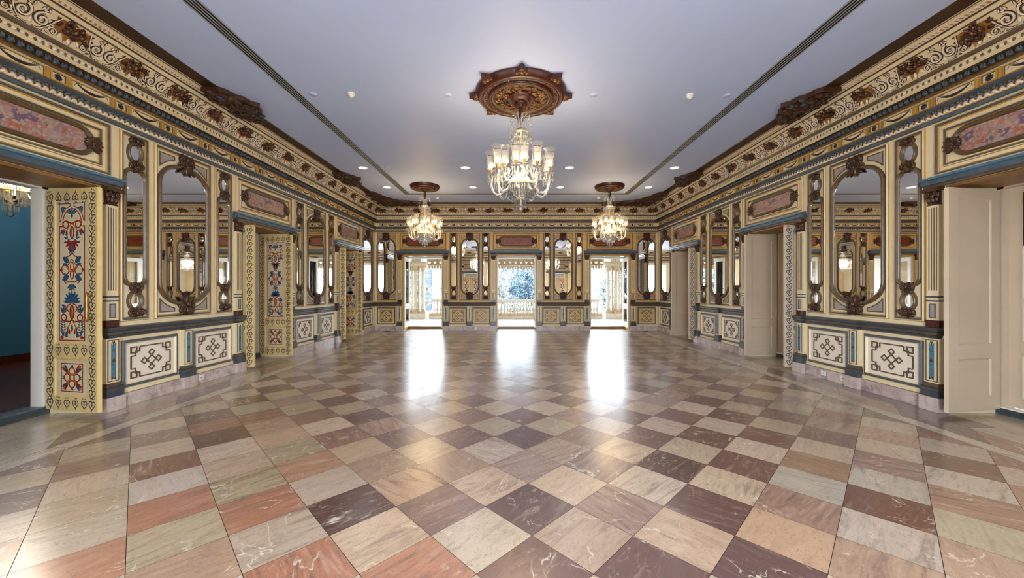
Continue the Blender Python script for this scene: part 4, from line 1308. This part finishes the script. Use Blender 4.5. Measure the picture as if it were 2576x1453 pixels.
# ------------------------------------------------------------------ carved wooden brackets at the ceiling edge
def fill_carving(m, inside, n, d, seed):
    rnd = random.Random(seed); k = 0
    fm = lambda x, z, q: (x, z, -q)
    (x0, x1, y0, y1), test = inside
    while k < n:
        x, y = rnd.uniform(x0, x1), rnd.uniform(y0, y1)
        if not test(x, y): continue
        k += 1
        a = rnd.uniform(0, 2 * pi)
        if k % 3 == 0:
            sp = spiral(x, y, .05, .012, a, 1.2, 10, rnd.choice((-1, 1)))
            m.tube([(p[0], p[1], -d - .012) for p in sp], .014, 5, 0)
        else:
            m.petal(x, y, a, rnd.uniform(.09, .15), .055, d + rnd.uniform(0, .03), rnd.randrange(4) == 0, .025, .03, fm)
def bracket():
    """local x along the wall, local +y towards the room centre"""
    t = empty('carved_ceiling_bracket')
    m = MB(); fm = lambda x, z, q: (x, z, -q)
    top = [(.52, -.19), (.5, .06), (.42, .12), (.3, .14), (.22, .22), (.09, .24), (0, .33)]
    out = [(-.52, -.19)] + [(.52, -.19)] + top[1:] + [(-x, y) for x, y in top[-2:0:-1]]
    m.poly(out, .075, 0, fm, .073)
    inn = [(x * .9, y * .82 - .012) for x, y in out]
    m.poly(inn, .1, 0, fm, .03)
    m.build('backboard', ['carved'], t)
    m = MB()
    lim = lambda x: .25 - .4 * abs(x)
    fill_carving(m, ((-.46, .46, -.17, .26), lambda x, y: y < lim(x)), 70, .1, 8)
    m.build('foliage_carving', ['carved', 'slate_dark'], t)
    return t
b0 = cat(bracket(), 'carving')
first = True
for wall, sx, rz in (('left', XL + .62, -pi / 2), ('right', XR - .62, pi / 2)):
    for bi, yc in enumerate((6.02, 10.02)):
        lab = 'dark carved wooden bracket on the ceiling edge, %s side, %s one' % (wall, ('nearer', 'farther')[bi])
        if first: o = b0; first = False
        else: o = dup(b0)
        o.location = (sx, yc, H); o.rotation_euler = (0, 0, rz); o['label'] = lab; o['group'] = 'carved brackets along the ceiling edge'
def corner_bracket(sx):
    t = empty('carved_corner_bracket')
    fm = lambda x, z, q: (sx * x, z, -q)
    e = .655
    pts = [(0, 0), (2.15, 0), (2.1, -.2)]
    # wavy inner outline from the back wall leg to the side wall leg
    cur = [(2.15, -.74), (1.9, -.78), (1.62, -.84), (1.5, -.95), (1.2, -1.02), (1.05, -1.15), (.98, -1.35), (.88, -1.5), (.84, -1.75), (.78, -1.95), (.74, -2.1)]
    pts = [(.5, -.5), (2.15, -.5)] + cur + [(.5, -2.1)]
    m = MB(); m.poly(pts, .09, 0, fm, .088); m.build('backboard', ['carved'], t)
    m = MB()
    r = random.Random(2)
    def test(x, y):
        u, v = x, -y
        if u > .55 and v > .55:
            return (u - .55) * (v - .55) < .13 and u < 2.08 and v < 2.03
        return False
    fill_carving(m, ((.55, 2.05, -2.0, -.55), test), 150, .092, 4)
    m.v = [(sx * x, y, z) for x, y, z in m.v]
    for a, b in zip(cur, cur[1:]): m.tube([(sx * a[0], a[1], -.095), (sx * b[0], b[1], -.095)], .022, 6, 1)
    m.build('foliage_carving', ['carved', 'carved_red'], t)
    return t
for sx, xx, nm in ((1, XL, 'left'), (-1, XR, 'right')):
    t = corner_bracket(sx); t.location = (xx, YB, H)
    tag(t, 'large triangular carved wooden bracket in the far %s corner of the ceiling' % nm, 'carving', 'carved corner brackets')

# ------------------------------------------------------------------ small ceiling fittings
def downlight():
    t = empty('recessed_downlight')
    m = MB(); m.lathe([(.125, 0), (.122, -.008), (.1, -.01), (.095, -.003)], 24, mat=0); m.build('trim_ring', ['plastic'], t)
    m = MB(); m.lathe([(.096, -.004), (0, -.0045)], 24, mat=0); m.build('glowing_lens', ['downlight'], t)
    return t
dl = cat(downlight(), 'ceiling light'); first = True
ROWS = [(9.22, 'third-last'), (10.99, 'farthest')]
for yy, rn in ((9.22, 'nearer visible row'), (10.99, 'farthest row'), (2.2, 'row above the camera'), (.44, 'row behind the camera')):
    for xx, cn in ((-3.8, 'outer left'), (-1.29, 'inner left'), (1.26, 'inner right'), (3.84, 'outer right')):
        o = dl if first else dup(dl); first = False
        o.location = (CX + xx, yy, H - .0005)
        o['label'] = 'round recessed ceiling downlight, %s of four in the %s' % (cn, rn); o['group'] = 'recessed downlights'
def disc(name, r, h):
    m = MB(); m.lathe([(r, 0), (r, -h * .5), (r * .9, -h), (0, -h)], 16); return m.build(name, ['ceiling'])
o = disc('ceiling_cover_disc', .055, .012); cat(o, 'ceiling fitting'); first = True
for x, y, lab in ((-3.045, 5.74, 'small white cover disc on the ceiling, left of the left smoke detector'), (-1.0, 5.76, 'small white cover disc left of the large ceiling rose'), (1.24, 5.76, 'small white cover disc right of the large ceiling rose'), (3.28, 5.78, 'small white cover disc on the ceiling, right of the right smoke detector'),
                  (-3.07, 9.22, 'tiny ceiling disc beside the left diffuser slot, far half'), (3.3, 9.22, 'tiny ceiling disc beside the right diffuser slot, far half'), (-2.93, 11.48, 'tiny ceiling disc near the far left diffuser corner'), (3.25, 11.48, 'tiny ceiling disc near the far right diffuser corner')):
    c = o if first else dup(o); first = False
    k = .6 if 'tiny' in lab else 1
    c.location = (x, y, H - .0005); c.scale = (k, k, k); c['label'] = lab; c['group'] = 'ceiling cover discs'
def detector():
    t = empty('smoke_detector')
    m = MB(); m.lathe([(.055, 0), (.055, -.016), (.05, -.02), (0, -.02)], 18); m.build('base', ['plastic'], t)
    m = MB(); m.lathe([(.045, -.02), (.05, -.03), (.044, -.045), (.022, -.055), (.018, -.066), (0, -.066)], 18); m.build('sensor_head', ['plastic'], t)
    return t
sd = cat(detector(), 'smoke detector'); first = True
for x, y, lab in ((-2.46, 5.72, 'white smoke detector on the ceiling, left of the central chandelier'), (2.7, 5.76, 'white smoke detector on the ceiling, right of the central chandelier'), (-2.45, 12.2, 'white smoke detector behind the far left chandelier'), (2.77, 12.2, 'white smoke detector behind the far right chandelier')):
    c = sd if first else dup(sd); first = False
    c.location = (x, y, H); c['label'] = lab; c['group'] = 'smoke detectors'
# sockets on the skirting
def socket():
    t = empty('wall_socket')
    m = MB(); m.box(-.045, .045, 0, .012, -.04, .04, 0); m.build('plate', ['plastic'], t)
    m = MB()
    for s in (-1, 0, 1): m.box(s * .018 - .004, s * .018 + .004, .0115, .0125, -.012, .008, 0)
    m.build('pin_hole', ['black'], t)
    return t
so = cat(socket(), 'socket'); first = True
for w, s, z, lab in (('left', 5.96, .1, 'white wall socket low on the left skirting, beside the short pilaster'), ('right', 6.28, .1, 'white wall socket low on the right skirting, farther of two'), ('right', 5.9, .1, 'white wall socket low on the right skirting, next to the short pilaster'), ('back', -1.34, .1, 'white wall socket on the back skirting, left of the middle doorway'), ('left', 13.0, .1, 'white wall socket on the left skirting near the far corner'), ('right', 13.0, .1, 'white wall socket on the right skirting near the far corner')):
    c = so if first else dup(so); first = False
    c.location = on_wall(w, s, z, .0505); c.rotation_euler = (0, 0, ROT[w]); c['label'] = lab; c['group'] = 'wall sockets'
# ------------------------------------------------------------------ chandeliers
def prism(m, x, y, z, l, r, mat=0, n=4, drop=True):
    b = len(m.v)
    m.v.append((x, y, z))
    for i in range(n):
        a = 2 * pi * i / n; m.v.append((x + r * cos(a), y + r * sin(a), z - l * .18))
    for i in range(n):
        a = 2 * pi * i / n; m.v.append((x + r * .8 * cos(a), y + r * .8 * sin(a), z - l * .82))
    m.v.append((x, y, z - l))
    for i in range(n):
        k = (i + 1) % n
        m.face((b, b + 1 + i, b + 1 + k), mat); m.face((b + 1 + i, b + 1 + n + i, b + 1 + n + k, b + 1 + k), mat)
        m.face((b + 1 + n + i, b + 2 * n + 1, b + 1 + n + k), mat)
    if drop: m.ball((x, y, z - l - .012), .009, 5, mat)
def fringe(m, r, z, l, n, pr=.008, mat=0, a0=0):
    for i in range(n):
        a = a0 + 2 * pi * i / n
        prism(m, r * cos(a), r * sin(a), z, l, pr, mat)
def chandelier():
    t = empty('crystal_chandelier')
    m = MB(); m.lathe([(.03, -.11), (.075, -.13), (.08, -.15), (.05, -.17), (.03, -.2), (.034, -.23), (.026, -.25), (.036, -.27), (.026, -.3), (.034, -.36), (.022, -.39), (0, -.39)], 14); m.build('turned_stem', ['carved_red'], t)
    # crown of scrolled glass hooks with beads
    m = MB()
    for i in range(8):
        a = 2 * pi * i / 8 + .2
        pts = [(.04, -.56), (.045, -.48), (.055, -.4), (.085, -.345), (.125, -.335), (.155, -.36), (.16, -.4), (.14, -.425), (.115, -.41), (.112, -.385), (.128, -.378)]
        m.tube([(r * cos(a), r * sin(a), z) for r, z in pts], [.012, .012, .011, .01, .009, .008, .0075, .007, .006, .005, .004], 6, 0)
        for k in range(5): m.ball((.16 * cos(a), .16 * sin(a), -.43 - .032 * k), .009, 5, 0)
        prism(m, .16 * cos(a), .16 * sin(a), -.585, .08, .012, 0)
    m.build('scroll_crown', ['crystal'], t)
    m = MB(); m.lathe([(.012, -.38), (.012, -.53), (.05, -.54), (.09, -.56), (.12, -.6), (.1, -.605), (.03, -.6), (.014, -.62), (.012, -.72), (.018, -.85), (.012, -.93), (.05, -.95), (.05, -.96), (.012, -.965), (.012, -1.7)], 18); m.build('gilt_core', ['gold_glass'], t)
    m = MB(); m.lathe([(.122, -.598), (.135, -.61), (.13, -.622), (.118, -.615)], 24); fringe(m, .127, -.615, .075, 22, .008); fringe(m, .118, -.7, .07, 22, .006, 0, .1); m.build('upper_prism_fringe', ['crystal'], t)
    m = MB(); m.lathe([(.02, -.72), (.028, -.8), (.024, -.9), (.05, -.945), (.078, -.965), (.082, -.98), (.062, -1.0), (.055, -1.05), (.075, -1.08), (.108, -1.12), (.112, -1.18), (.09, -1.24), (.045, -1.3), (.035, -1.36), (.07, -1.4)], 20); m.build('baluster_vase', ['crystal'], t)
    # arms
    def arm(a, R, dz):
        ca, sa = cos(a), sin(a)
        z = -1.22 + dz
        pts = [(.05, -1.36 + dz), (.1, -1.33 + dz), (.16, -1.36 + dz), (.22, -1.46 + dz), (.28 if R > .3 else .2, -1.54 + dz), (R - .09, -1.565 + dz), (R - .03, -1.52 + dz), (R, -1.43 + dz), (R, z - .06)]
        if R < .3: pts = [(.05, -1.33 + dz), (.1, -1.36 + dz), (.15, -1.42 + dz), (R - .03, -1.43 + dz), (R, -1.37 + dz), (R, z - .06)]
        m = MB(); m.tube([(r * ca, r * sa, q) for r, q in pts], [.019] * (len(pts) - 1) + [.014], 7, 0)
        A = m.build('glass_arm', ['crystal'], t)
        c = (R * ca, R * sa, 0)
        m = MB(); m.lathe([(.0, z - .06), (.016, z - .06), (.02, z - .03), (.014, z - .02), (.022, z), (.026, z + .02), (.018, z + .05), (0, z + .05)], 10, c, 0); m.build('gilt_candle_cup', ['brass'], A)
        m = MB(); m.lathe([(.02, z - .055), (.07, z - .045), (.078, z - .035), (.07, z - .038), (.02, z - .048)], 14, c, 0)
        for i in range(9):
            b = 2 * pi * i / 9
            prism(m, c[0] + .07 * cos(b), c[1] + .07 * sin(b), z - .045, .1, .009, 0, 4)
        m.build('drip_pan_prisms', ['crystal'], A)
        m = MB(); m.lathe([(.012, z + .05), (.026, z + .065), (.033, z + .09), (.028, z + .115), (.012, z + .14), (0, z + .15)], 10, c, 0); m.build('glowing_bulb', ['lamp'], A)
        m = MB(); m.lathe([(.02, z + .01), (.045, z + .03), (.068, z + .07), (.07, z + .13), (.064, z + .2), (.064, z + .24), (.074, z + .275), (.093, z + .295), (.096, z + .298)], 18, c, 0); m.build('tulip_shade', ['shade_glass'], A)
    for i in range(9):
        a = 2 * pi * i / 9 + .35
        m = MB(); P = []
        for k in range(0, 14):
            u = k / 13
            r = .08 + .36 * u; z = -1.04 - .2 * u - .22 * u * (1 - u) * 2
            P.append((r * cos(a), r * sin(a), z))
        m.tube(P, [.0085 if k % 2 else .0035 for k in range(14)], 6)
        m.build('bead_strand', ['crystal'], t)
    for i in range(9): arm(2 * pi * i / 9 + .35, .45, .02)
    for i in range(4): arm(2 * pi * i / 4 + .2, .25, .1)
    m = MB(); m.lathe([(.05, -1.35), (.15, -1.37), (.22, -1.385), (.232, -1.4), (.22, -1.406), (.05, -1.39)], 28); m.build('gilt_rim', ['gold_glass'], t)
    m = MB(); fringe(m, .225, -1.4, .13, 36, .009); fringe(m, .195, -1.44, .14, 30, .009, 0, .1); fringe(m, .15, -1.5, .12, 20, .009)
    m.lathe([(.16, -1.41), (.15, -1.47), (.11, -1.54), (.05, -1.59), (.02, -1.6)], 20)
    m.build('lower_prism_fringe', ['crystal'], t)
    m = MB(); m.lathe([(.02, -1.56), (.03, -1.6), (.085, -1.605), (.085, -1.615), (.02, -1.62)], 14); fringe(m, .08, -1.61, .1, 10, .01); m.ball((0, 0, -1.745), .04, 10, 0, 1, 1, 1.15); m.lathe([(.02, -1.62), (.012, -1.7), (.02, -1.71)], 8)
    m.build('finial_drop', ['crystal'], t)
    return t
ch = cat(chandelier(), 'chandelier')
CH = [(CX, 5.72, 'large crystal chandelier hanging from the central ceiling rose'), (CX - 2.66, 10.85, 'far left crystal chandelier in front of the left back doorway'), (CX + 2.66, 10.85, 'far right crystal chandelier in front of the right back doorway'), (CX - 2.66, .6, 'crystal chandelier behind the camera, left'), (CX + 2.66, .6, 'crystal chandelier behind the camera, right')]
for i, (x, y, lab) in enumerate(CH):
    o = ch if i == 0 else dup(ch)
    o.location = (x, y, H); o.rotation_euler = (0, 0, i * .37); o['label'] = lab; o['group'] = 'crystal chandeliers'
# ------------------------------------------------------------------ the blue room behind the nearest left doorway
m = MB()
x0, x1, y0, y1 = -9.6, XL - T2 - .01, 1.6, 9.4
m.box(x0 - .1, x0, y0, y1, 0, 4.4, 0); m.box(x0, x1, y1, y1 + .1, 0, 4.4, 0); m.box(x0, x1, y0 - .1, y0, 0, 4.4, 0)
struct('wall_blue_room', m, [paint('blue_wall_paint', (54, 106, 138), .5, .06, 2)])
m = MB(); m.box(x0, x1, y0, y1, -.1, .085, 0)
struct('floor_blue_room', m, [paint('dark_red_floorboards', (84, 40, 28), .3, .4, 3, stretch=(1, 8, 1))])
m = MB(); m.box(x0 - .1, x1, y0, y1, 4.4, 4.5, 0); struct('ceiling_blue_room', m, ['ceiling'])
m = MB(); m.box(x0, x0 + .03, y0, y1, .085, .24, 0); m.box(x0, x1, y1 - .03, y1, .085, .24, 0); struct('baseboard_blue_room', m, ['carved_red'])
dup(ch, (-7.75, 5.8, 4.4), .5, 'crystal chandelier glimpsed in the blue room through the nearest left doorway', 'crystal chandeliers')

# ------------------------------------------------------------------ the verandah beyond the back wall
YV0, YV1 = YB + .8, 18.3
MT['stone'] = marble('pale_verandah_marble', [(180, 172, 158), (200, 194, 184), (210, 206, 200)], 3, .4)
MT['stone_warm'] = marble('warm_verandah_marble', [(160, 130, 98), (188, 166, 138), (198, 184, 160)], 5, .45)
MT['plaster'] = paint('pale_plaster', (226, 220, 208), .6, .05, 3)
m = MB(); m.box(-7, 7.2, YV0, YV1 + .3, -.3, .08, 0); struct('floor_verandah', m, ['stone'])
m = MB(); m.box(-7, 7.2, YV0, YV1 - .1, 3.75, 3.95, 0); struct('ceiling_verandah', m, ['plaster'])
for s, nm in ((-1, 'left'), (1, 'right')):
    m = MB(); a, b = CX + s * 5.52, CX + s * 5.9
    m.box(min(a, b), max(a, b), YV0, YV1, .08, 3.75, 0)
    struct('wall_verandah_' + nm, m, ['plaster'])
# parapet base and balustrade
bal = empty('balustrade', (CX, 18.0, .08), 0, 'white marble balustrade along the verandah, seen through the back doorways', 'balustrade')
m = MB(); m.box(-4.12, 4.12, -.2, .2, 0, .13, 0); m.box(-4.12, 4.12, -.14, .16, .13, .27, 1); m.build('base_course', ['stone', 'stone_warm'], bal)
m = MB(); m.box(-4.0, 4.0, -.12, .12, .84, .93, 0); m.box(-4.0, 4.0, -.09, .09, .8, .84, 0); m.build('handrail', ['stone'], bal)
first = None
for i in range(52):
    x = -3.9 + i * .153
    if first is None:
        m = MB(); m.lathe([(.055, .27), (.055, .31), (.035, .33), (.06, .4), (.062, .45), (.04, .56), (.03, .66), (.042, .7), (.03, .73), (.05, .76), (.05, .8)], 10)
        first = m.build('baluster', ['stone'], bal); first.location = (x, 0, 0)
    else:
        c = first.copy(); COL.objects.link(c); c.location = (x, 0, 0)
# column clusters
def column(r=.085):
    t = empty('marble_column')
    m = MB(); m.box(-.14, .14, -.14, .14, 0, .1, 0); m.lathe([(.13, .1), (.14, .13), (.1, .16), (.12, .19), (r, .22)], 16); m.build('base', ['stone_warm'], t)
    m = MB(); m.lathe([(r, .22), (r * 1.03, .7), (r * .92, 1.98)], 18); m.build('shaft', ['stone'], t)
    m = MB(); m.lathe([(r * .92, 1.98), (.1, 2.0), (.09, 2.03), (.12, 2.14), (.14, 2.17)], 16); m.box(-.15, .15, -.15, .15, 2.17, 2.25, 0)
    for i in range(8):
        a = 2 * pi * i / 8
        m.petal(a, 2.02, pi / 2, .13, .07, .105, 0, .03, .01, lambda u, z, d: (d * cos(a + (u - a) * 8), d * sin(a + (u - a) * 8), z))
    m.build('capital', ['stone_warm'], t)
    return t
co = cat(column(), 'column'); firstc = True
for s, nm in ((-1, 'left'), (1, 'right')):
    for dx, lab in ((4.42, 'innermost'), (4.78, 'middle'), (5.1, 'outermost')):
        o = co if firstc else dup(co); firstc = False
        o.location = (CX + s * dx, 17.95 if dx > 4.5 else 18.0, .34)
        o['label'] = 'white marble column on the verandah, %s of the three at the %s end' % (lab, nm); o['group'] = 'verandah columns'
    m = MB()
    xa, xb = sorted((CX + s * 4.25, CX + s * 5.5))
    m.box(xa, xb, 17.75, 18.2, .08, .34, 0)
    m.box(*sorted((CX + s * 4.58, CX + s * 4.66)), 17.95, 18.15, .34, 2.6, 1)
    m.box(*sorted((CX + s * 4.9, CX + s * 4.98)), 18.0, 18.15, .34, 2.6, 2)
    m.box(xa, xb, 17.78, 18.2, 2.59, 2.72, 0); m.box(xa - .04, xb + .04, 17.74, 18.24, 2.72, 2.8, 1)
    struct('wall_verandah_pier_' + nm, m, ['stone', 'stone_warm', 'plaster'])
# arches springing from the piers, and the hanging fascia with lozenge openings
def arch(s):
    m = MB()
    for k, (off, th, y0, y1, mt) in enumerate(((0, .16, 17.8, 18.2, 0), (.16, .12, 17.86, 18.2, 1), (.28, .2, 17.92, 18.2, 0))):
        n = 20; A, B = 2.2 , 1.0
        for i in range(n):
            a0, a1 = pi / 2 * i / n, pi / 2 * (i + 1) / n
            q = []
            for a, e in ((a0, 0), (a1, 0), (a1, th), (a0, th)):
                rx, rz = A + off + e, B + off + e
                q.append((CX + s * (2.3 + rx * cos(a)), 2.8 + rz * sin(a) - .35 * (off + e) * 0))
            q = [(x, min(z, 3.74)) for x, z in q]
            b = len(m.v)
            for y in (y0, y1):
                for x, z in q: m.v.append((x, y, z))
            for f in ((0, 1, 2, 3), (7, 6, 5, 4), (0, 4, 5, 1), (3, 2, 6, 7)): m.face([b + w for w in f], mt)
    return m.build('verandah_arch', ['stone', 'stone_warm'])
for s, nm in ((-1, 'left'), (1, 'right')):
    tag(arch(s), 'curved marble arch rising from the %s pier of the verandah' % nm, 'arch', 'verandah arches')
t = empty('verandah_fascia', (CX, 18.25, 0), 0, 'carved hanging fascia with lozenge openings across the top of the verandah', 'fascia')
m = MB()
# boards between the lozenge openings (real holes)
st = .26; zc = 2.78; r = .055; n = 16
top, bot = 3.75, 2.66
for i in range(-n, n + 1):
    x = i * st
    for sx in (-1, 1):
        xe = x + sx * st / 2
        for q in (((x, zc + r), (x + sx * r, zc), (xe, zc), (xe, zc + .16), (x, zc + .16)), ((x, zc - r), (x, bot), (xe, bot), (xe, zc), (x + sx * r, zc))):
            m.poly(list(q), -.0, 0, thick=.03)
m.box(-n * st - st / 2, n * st + st / 2, -.03, 0, zc + .16, top, 0)
m.box(-n * st - st / 2, n * st + st / 2, -.05, .01, bot - .03, bot, 1)
m.build('pierced_board', ['stone_warm', 'stone'], t)
m = MB()
for i in range(-32, 33):
    x = i * .13
    m.poly([(x - .062, 2.63)] + [(x + .062 * cos(a), 2.55 - .08 * sin(a) * (1 if True else 0)) for a in [pi - pi * k / 8 for k in range(9)]] + [(x + .062, 2.63)], 0, 0, thick=.02)
m.build('scalloped_fringe', ['stone_warm'], t)
# ------------------------------------------------------------------ garden
m = MB(); m.box(-60, 60, 18.7, 110, -5.2, -5.0, 0)
struct('ground', m, [paint('garden_ground', (110, 118, 92), .9, .3, .4)])
def leaf_mat(name, c):
    m, nt, b = new_mat(name); N, L = nt.nodes, nt.links
    tc = N.new('ShaderNodeTexCoord'); no = N.new('ShaderNodeTexNoise'); no.inputs['Scale'].default_value = 1.2; no.inputs['Detail'].default_value = 5
    L.new(tc.outputs['Object'], no.inputs['Vector'])
    mx = N.new('ShaderNodeMix'); mx.data_type = 'RGBA'
    mx.inputs['A'].default_value = rgb(*[max(0, x - 26) for x in c]); mx.inputs['B'].default_value = rgb(*[min(255, x + 30) for x in c])
    r = N.new('ShaderNodeMapRange'); r.inputs['From Min'].default_value = .35; r.inputs['From Max'].default_value = .65
    L.new(no.outputs['Fac'], r.inputs['Value']); L.new(r.outputs[0], mx.inputs['Factor']); L.new(mx.outputs['Result'], b.inputs['Base Color'])
    b.inputs['Roughness'].default_value = .6
    return m
LEAF = [leaf_mat('dark_blue_green_foliage', (40, 62, 74)), leaf_mat('pale_grey_green_foliage', (72, 80, 72)), leaf_mat('mid_green_foliage', (48, 66, 62))]
MT['bark'] = paint('grey_bark', (96, 82, 72), .8, .3, 6)
def tree(x, y, base, h, r, mt, label, seed, n=2600, clumps=14):
    rnd = random.Random(seed)
    t = empty('garden_tree', (x, y, base), 0, label, 'tree', 'trees beyond the balustrade')
    m = MB()
    m.tube([(0, 0, 0), (.1, 0, h * .3), (-.1, .1, h * .6), (0, 0, h * .85)], [.16, .13, .09, .03], 8)
    for i in range(6):
        a = rnd.uniform(0, 2 * pi); z = h * rnd.uniform(.3, .6)
        m.tube([(0, 0, z), (r * .3 * cos(a), r * .3 * sin(a), z + h * .12), (r * .7 * cos(a), r * .7 * sin(a), z + h * .2)], [.07, .05, .02], 6)
    m.build('trunk', ['bark'], t)
    m = MB()
    cl = []
    for i in range(clumps):
        a = rnd.uniform(0, 2 * pi); q = r * sqrt(rnd.random()) * .75
        z = h * rnd.uniform(.25, .95); k = (1 - abs(z / h - .55)) * 1.0
        cl.append((q * k * cos(a), q * k * sin(a), z, r * rnd.uniform(.3, .48)))
    for i in range(n * 3):
        cx, cy, cz, cr = cl[i % clumps]
        u = Vector((rnd.gauss(0, 1), rnd.gauss(0, 1), rnd.gauss(0, 1))).normalized() * cr * rnd.uniform(.75, 1.05)
        p = Vector((cx, cy, cz)) + u
        a = Vector((rnd.gauss(0, 1), rnd.gauss(0, 1), rnd.gauss(0, 1))).normalized(); b = a.orthogonal().normalized()
        s = rnd.uniform(.055, .125)
        i0 = len(m.v)
        for e, f in ((-1, 0), (0, -.5), (1, 0), (0, .5)): m.v.append(tuple(p + a * s * e + b * s * f))
        m.face((i0, i0 + 1, i0 + 2, i0 + 3))
    m.build('foliage', [LEAF[mt]], t)
tree(2.2, 31, -5, 11.5, 3.4, 0, 'tall dark blue-green tree filling the middle doorway', 1, 7000, 24)
tree(-2.1, 25.4, -5, 8.8, 2.1, 1, 'pale grey-green tree at the left of the middle doorway', 2, 4200)
tree(.1, 21.4, -5, 5.9, 1.4, 1, 'low pale bush-like tree in front of the tall dark tree', 3, 3000)
tree(8.3, 28, -5, 9.6, 2.6, 2, 'mid green tree to the right, seen through the right doorway', 4, 3600)
tree(-6.4, 24.5, -5, 8.2, 1.7, 1, 'pale leafy tree seen through the left doorway', 5, 3000)
tree(-3.9, 31.2, -5, 12, 2.5, 2, 'mid green tree behind the pale tree', 6, 4200, 18)
tree(6.9, 23, -5, 7.6, 1.6, 1, 'pale tree beyond the right end of the balustrade', 9, 2600)
tree(.6, 40, -5, 12.5, 4.6, 0, 'dark tree far back behind all the others', 7, 9000, 30)
# pale building with shuttered window beyond the left doorway
t = empty('garden_building', (-8.6, 33, -5), 0, 'pale building with a grey shuttered window beyond the left doorway', 'building')
m = MB(); m.box(-3.5, 1.9, 0, 5, 0, 9.1, 0); m.box(-3.7, 2.1, -.2, 5.2, 9.1, 9.35, 0); m.build('wall', ['plaster'], t)
m = MB(); b = len(m.v); m.v += [(-4, -.5, 9.35), (2.4, -.5, 9.35), (2.4, 5.5, 9.35), (-4, 5.5, 9.35), (-.8, 2.5, 11.1)]
for f in ((0, 1, 4), (1, 2, 4), (2, 3, 4), (3, 0, 4), (3, 2, 1, 0)): m.face([b + i for i in f])
m.build('roof', ['stone'], t)
m = MB(); m.box(.05, 1.5, -.06, .02, 4.6, 8.3, 0)
for i in range(22): m.box(.1, 1.45, -.1, -.06, 4.7 + i * .16, 4.78 + i * .16, 0)
m.build('window_shutter', [paint('blue_grey_shutter', (34, 44, 54), .6, .1, 5)], t)

# unseen pale terrace, added to bounce daylight in through the added openings
m = MB(); m.box(-16, 16, YF - 16, YF - .81, -.25, -.05, 0); m.box(XR + T2 + .01, 16, YF - .81, 9, -.25, -.05, 0); m.box(-16, XL - T2 - .01, YF - .81, 1.45, -.25, -.05, 0); struct('floor_bounce_terrace', m, ['stone'])
# ------------------------------------------------------------------ light
def lamp(kind, loc, energy, color, size=.1, rot=(0, 0, 0)):
    l = bpy.data.lights.new('lamp', kind); l.energy = energy; l.color = color
    if kind == 'POINT': l.shadow_soft_size = size
    if kind == 'SPOT': l.shadow_soft_size = size; l.spot_size = radians(150); l.spot_blend = .6
    if kind == 'SUN': l.angle = size
    o = bpy.data.objects.new('lamp', l); COL.objects.link(o); o.location = loc; o.rotation_euler = rot
    return o
WARM = (1.0, .64, .25)
for i, (x, y, _) in enumerate(CH):
    lamp('POINT', (x, y, H - 1.2), E_CH * (.6, .4, .4, .4, .4)[i], (1, .78, .5) if i in (0, 3, 4) else (1, .66, .28), .28)
lamp('POINT', (-7.75, 5.8, 3.3), 120, (1, .9, .75), .25)
for yy in (9.22, 10.99, 2.2, .44):
    for xx in (-3.8, -1.29, 1.26, 3.84):
        lamp('SPOT', (CX + xx, yy, H - .03), E_BK if yy > 10 else E_DL if yy > 5 else E_DN, (1, .6, .2) if yy > 10 else (.9, .95, 1), .09)
lamp('SUN', (0, -20, 30), E_SUN, (1, .96, .9), radians(1), (radians(38), 0, radians(-25)))
# daylight through the doorways and the added openings (portals only guide the sky sampling)
for x, y, z, w_, h_, rx, rz in [(q, YB + .3, 1.4, 1.44, 2.6, -pi / 2, 0) for q in DOORS_X] + [(CX, YF - .3, 1.7, 3.0, 3.3, pi / 2, 0), (XL - .3, DOORS_Y[0], 1.4, 1.44, 2.6, pi / 2, -pi / 2), (XR + .3, DOORS_Y[0], 1.4, 1.44, 2.6, pi / 2, pi / 2)]:
    l = bpy.data.lights.new('portal', 'AREA'); l.shape = 'RECTANGLE'; l.size = w_; l.size_y = h_
    l.cycles.is_portal = True
    o = bpy.data.objects.new('portal', l); COL.objects.link(o); o.location = (x, y, z); o.rotation_euler = (rx, 0, rz)
w = bpy.data.worlds.new('world'); sc.world = w; w.use_nodes = True
bg = w.node_tree.nodes['Background']; bg.inputs['Color'].default_value = (.75, .86, 1, 1); bg.inputs['Strength'].default_value = E_SKY

# ------------------------------------------------------------------ camera
cam = bpy.data.cameras.new('camera'); co_ = bpy.data.objects.new('camera', cam); COL.objects.link(co_)
co_.location = (0, 0, CAMZ); co_.rotation_euler = (pi / 2, 0, 0)
cam.sensor_width = 36; cam.lens = 36 * 947 / 2576
cam.shift_x = -3 / 2576
cam.clip_end = 300; cam.clip_start = .05
sc.camera = co_
sc.view_settings.view_transform = 'Standard'; sc.view_settings.look = 'None'
sc.view_settings.gamma = 1; sc.view_settings.use_curve_mapping = False
sc.view_settings.exposure = EXPO
sc.cycles.max_bounces = 8; sc.cycles.diffuse_bounces = 3; sc.cycles.glossy_bounces = 5
sc.cycles.adaptive_threshold = .04
sc.cycles.transparent_max_bounces = 16; sc.cycles.sample_clamp_indirect = 6
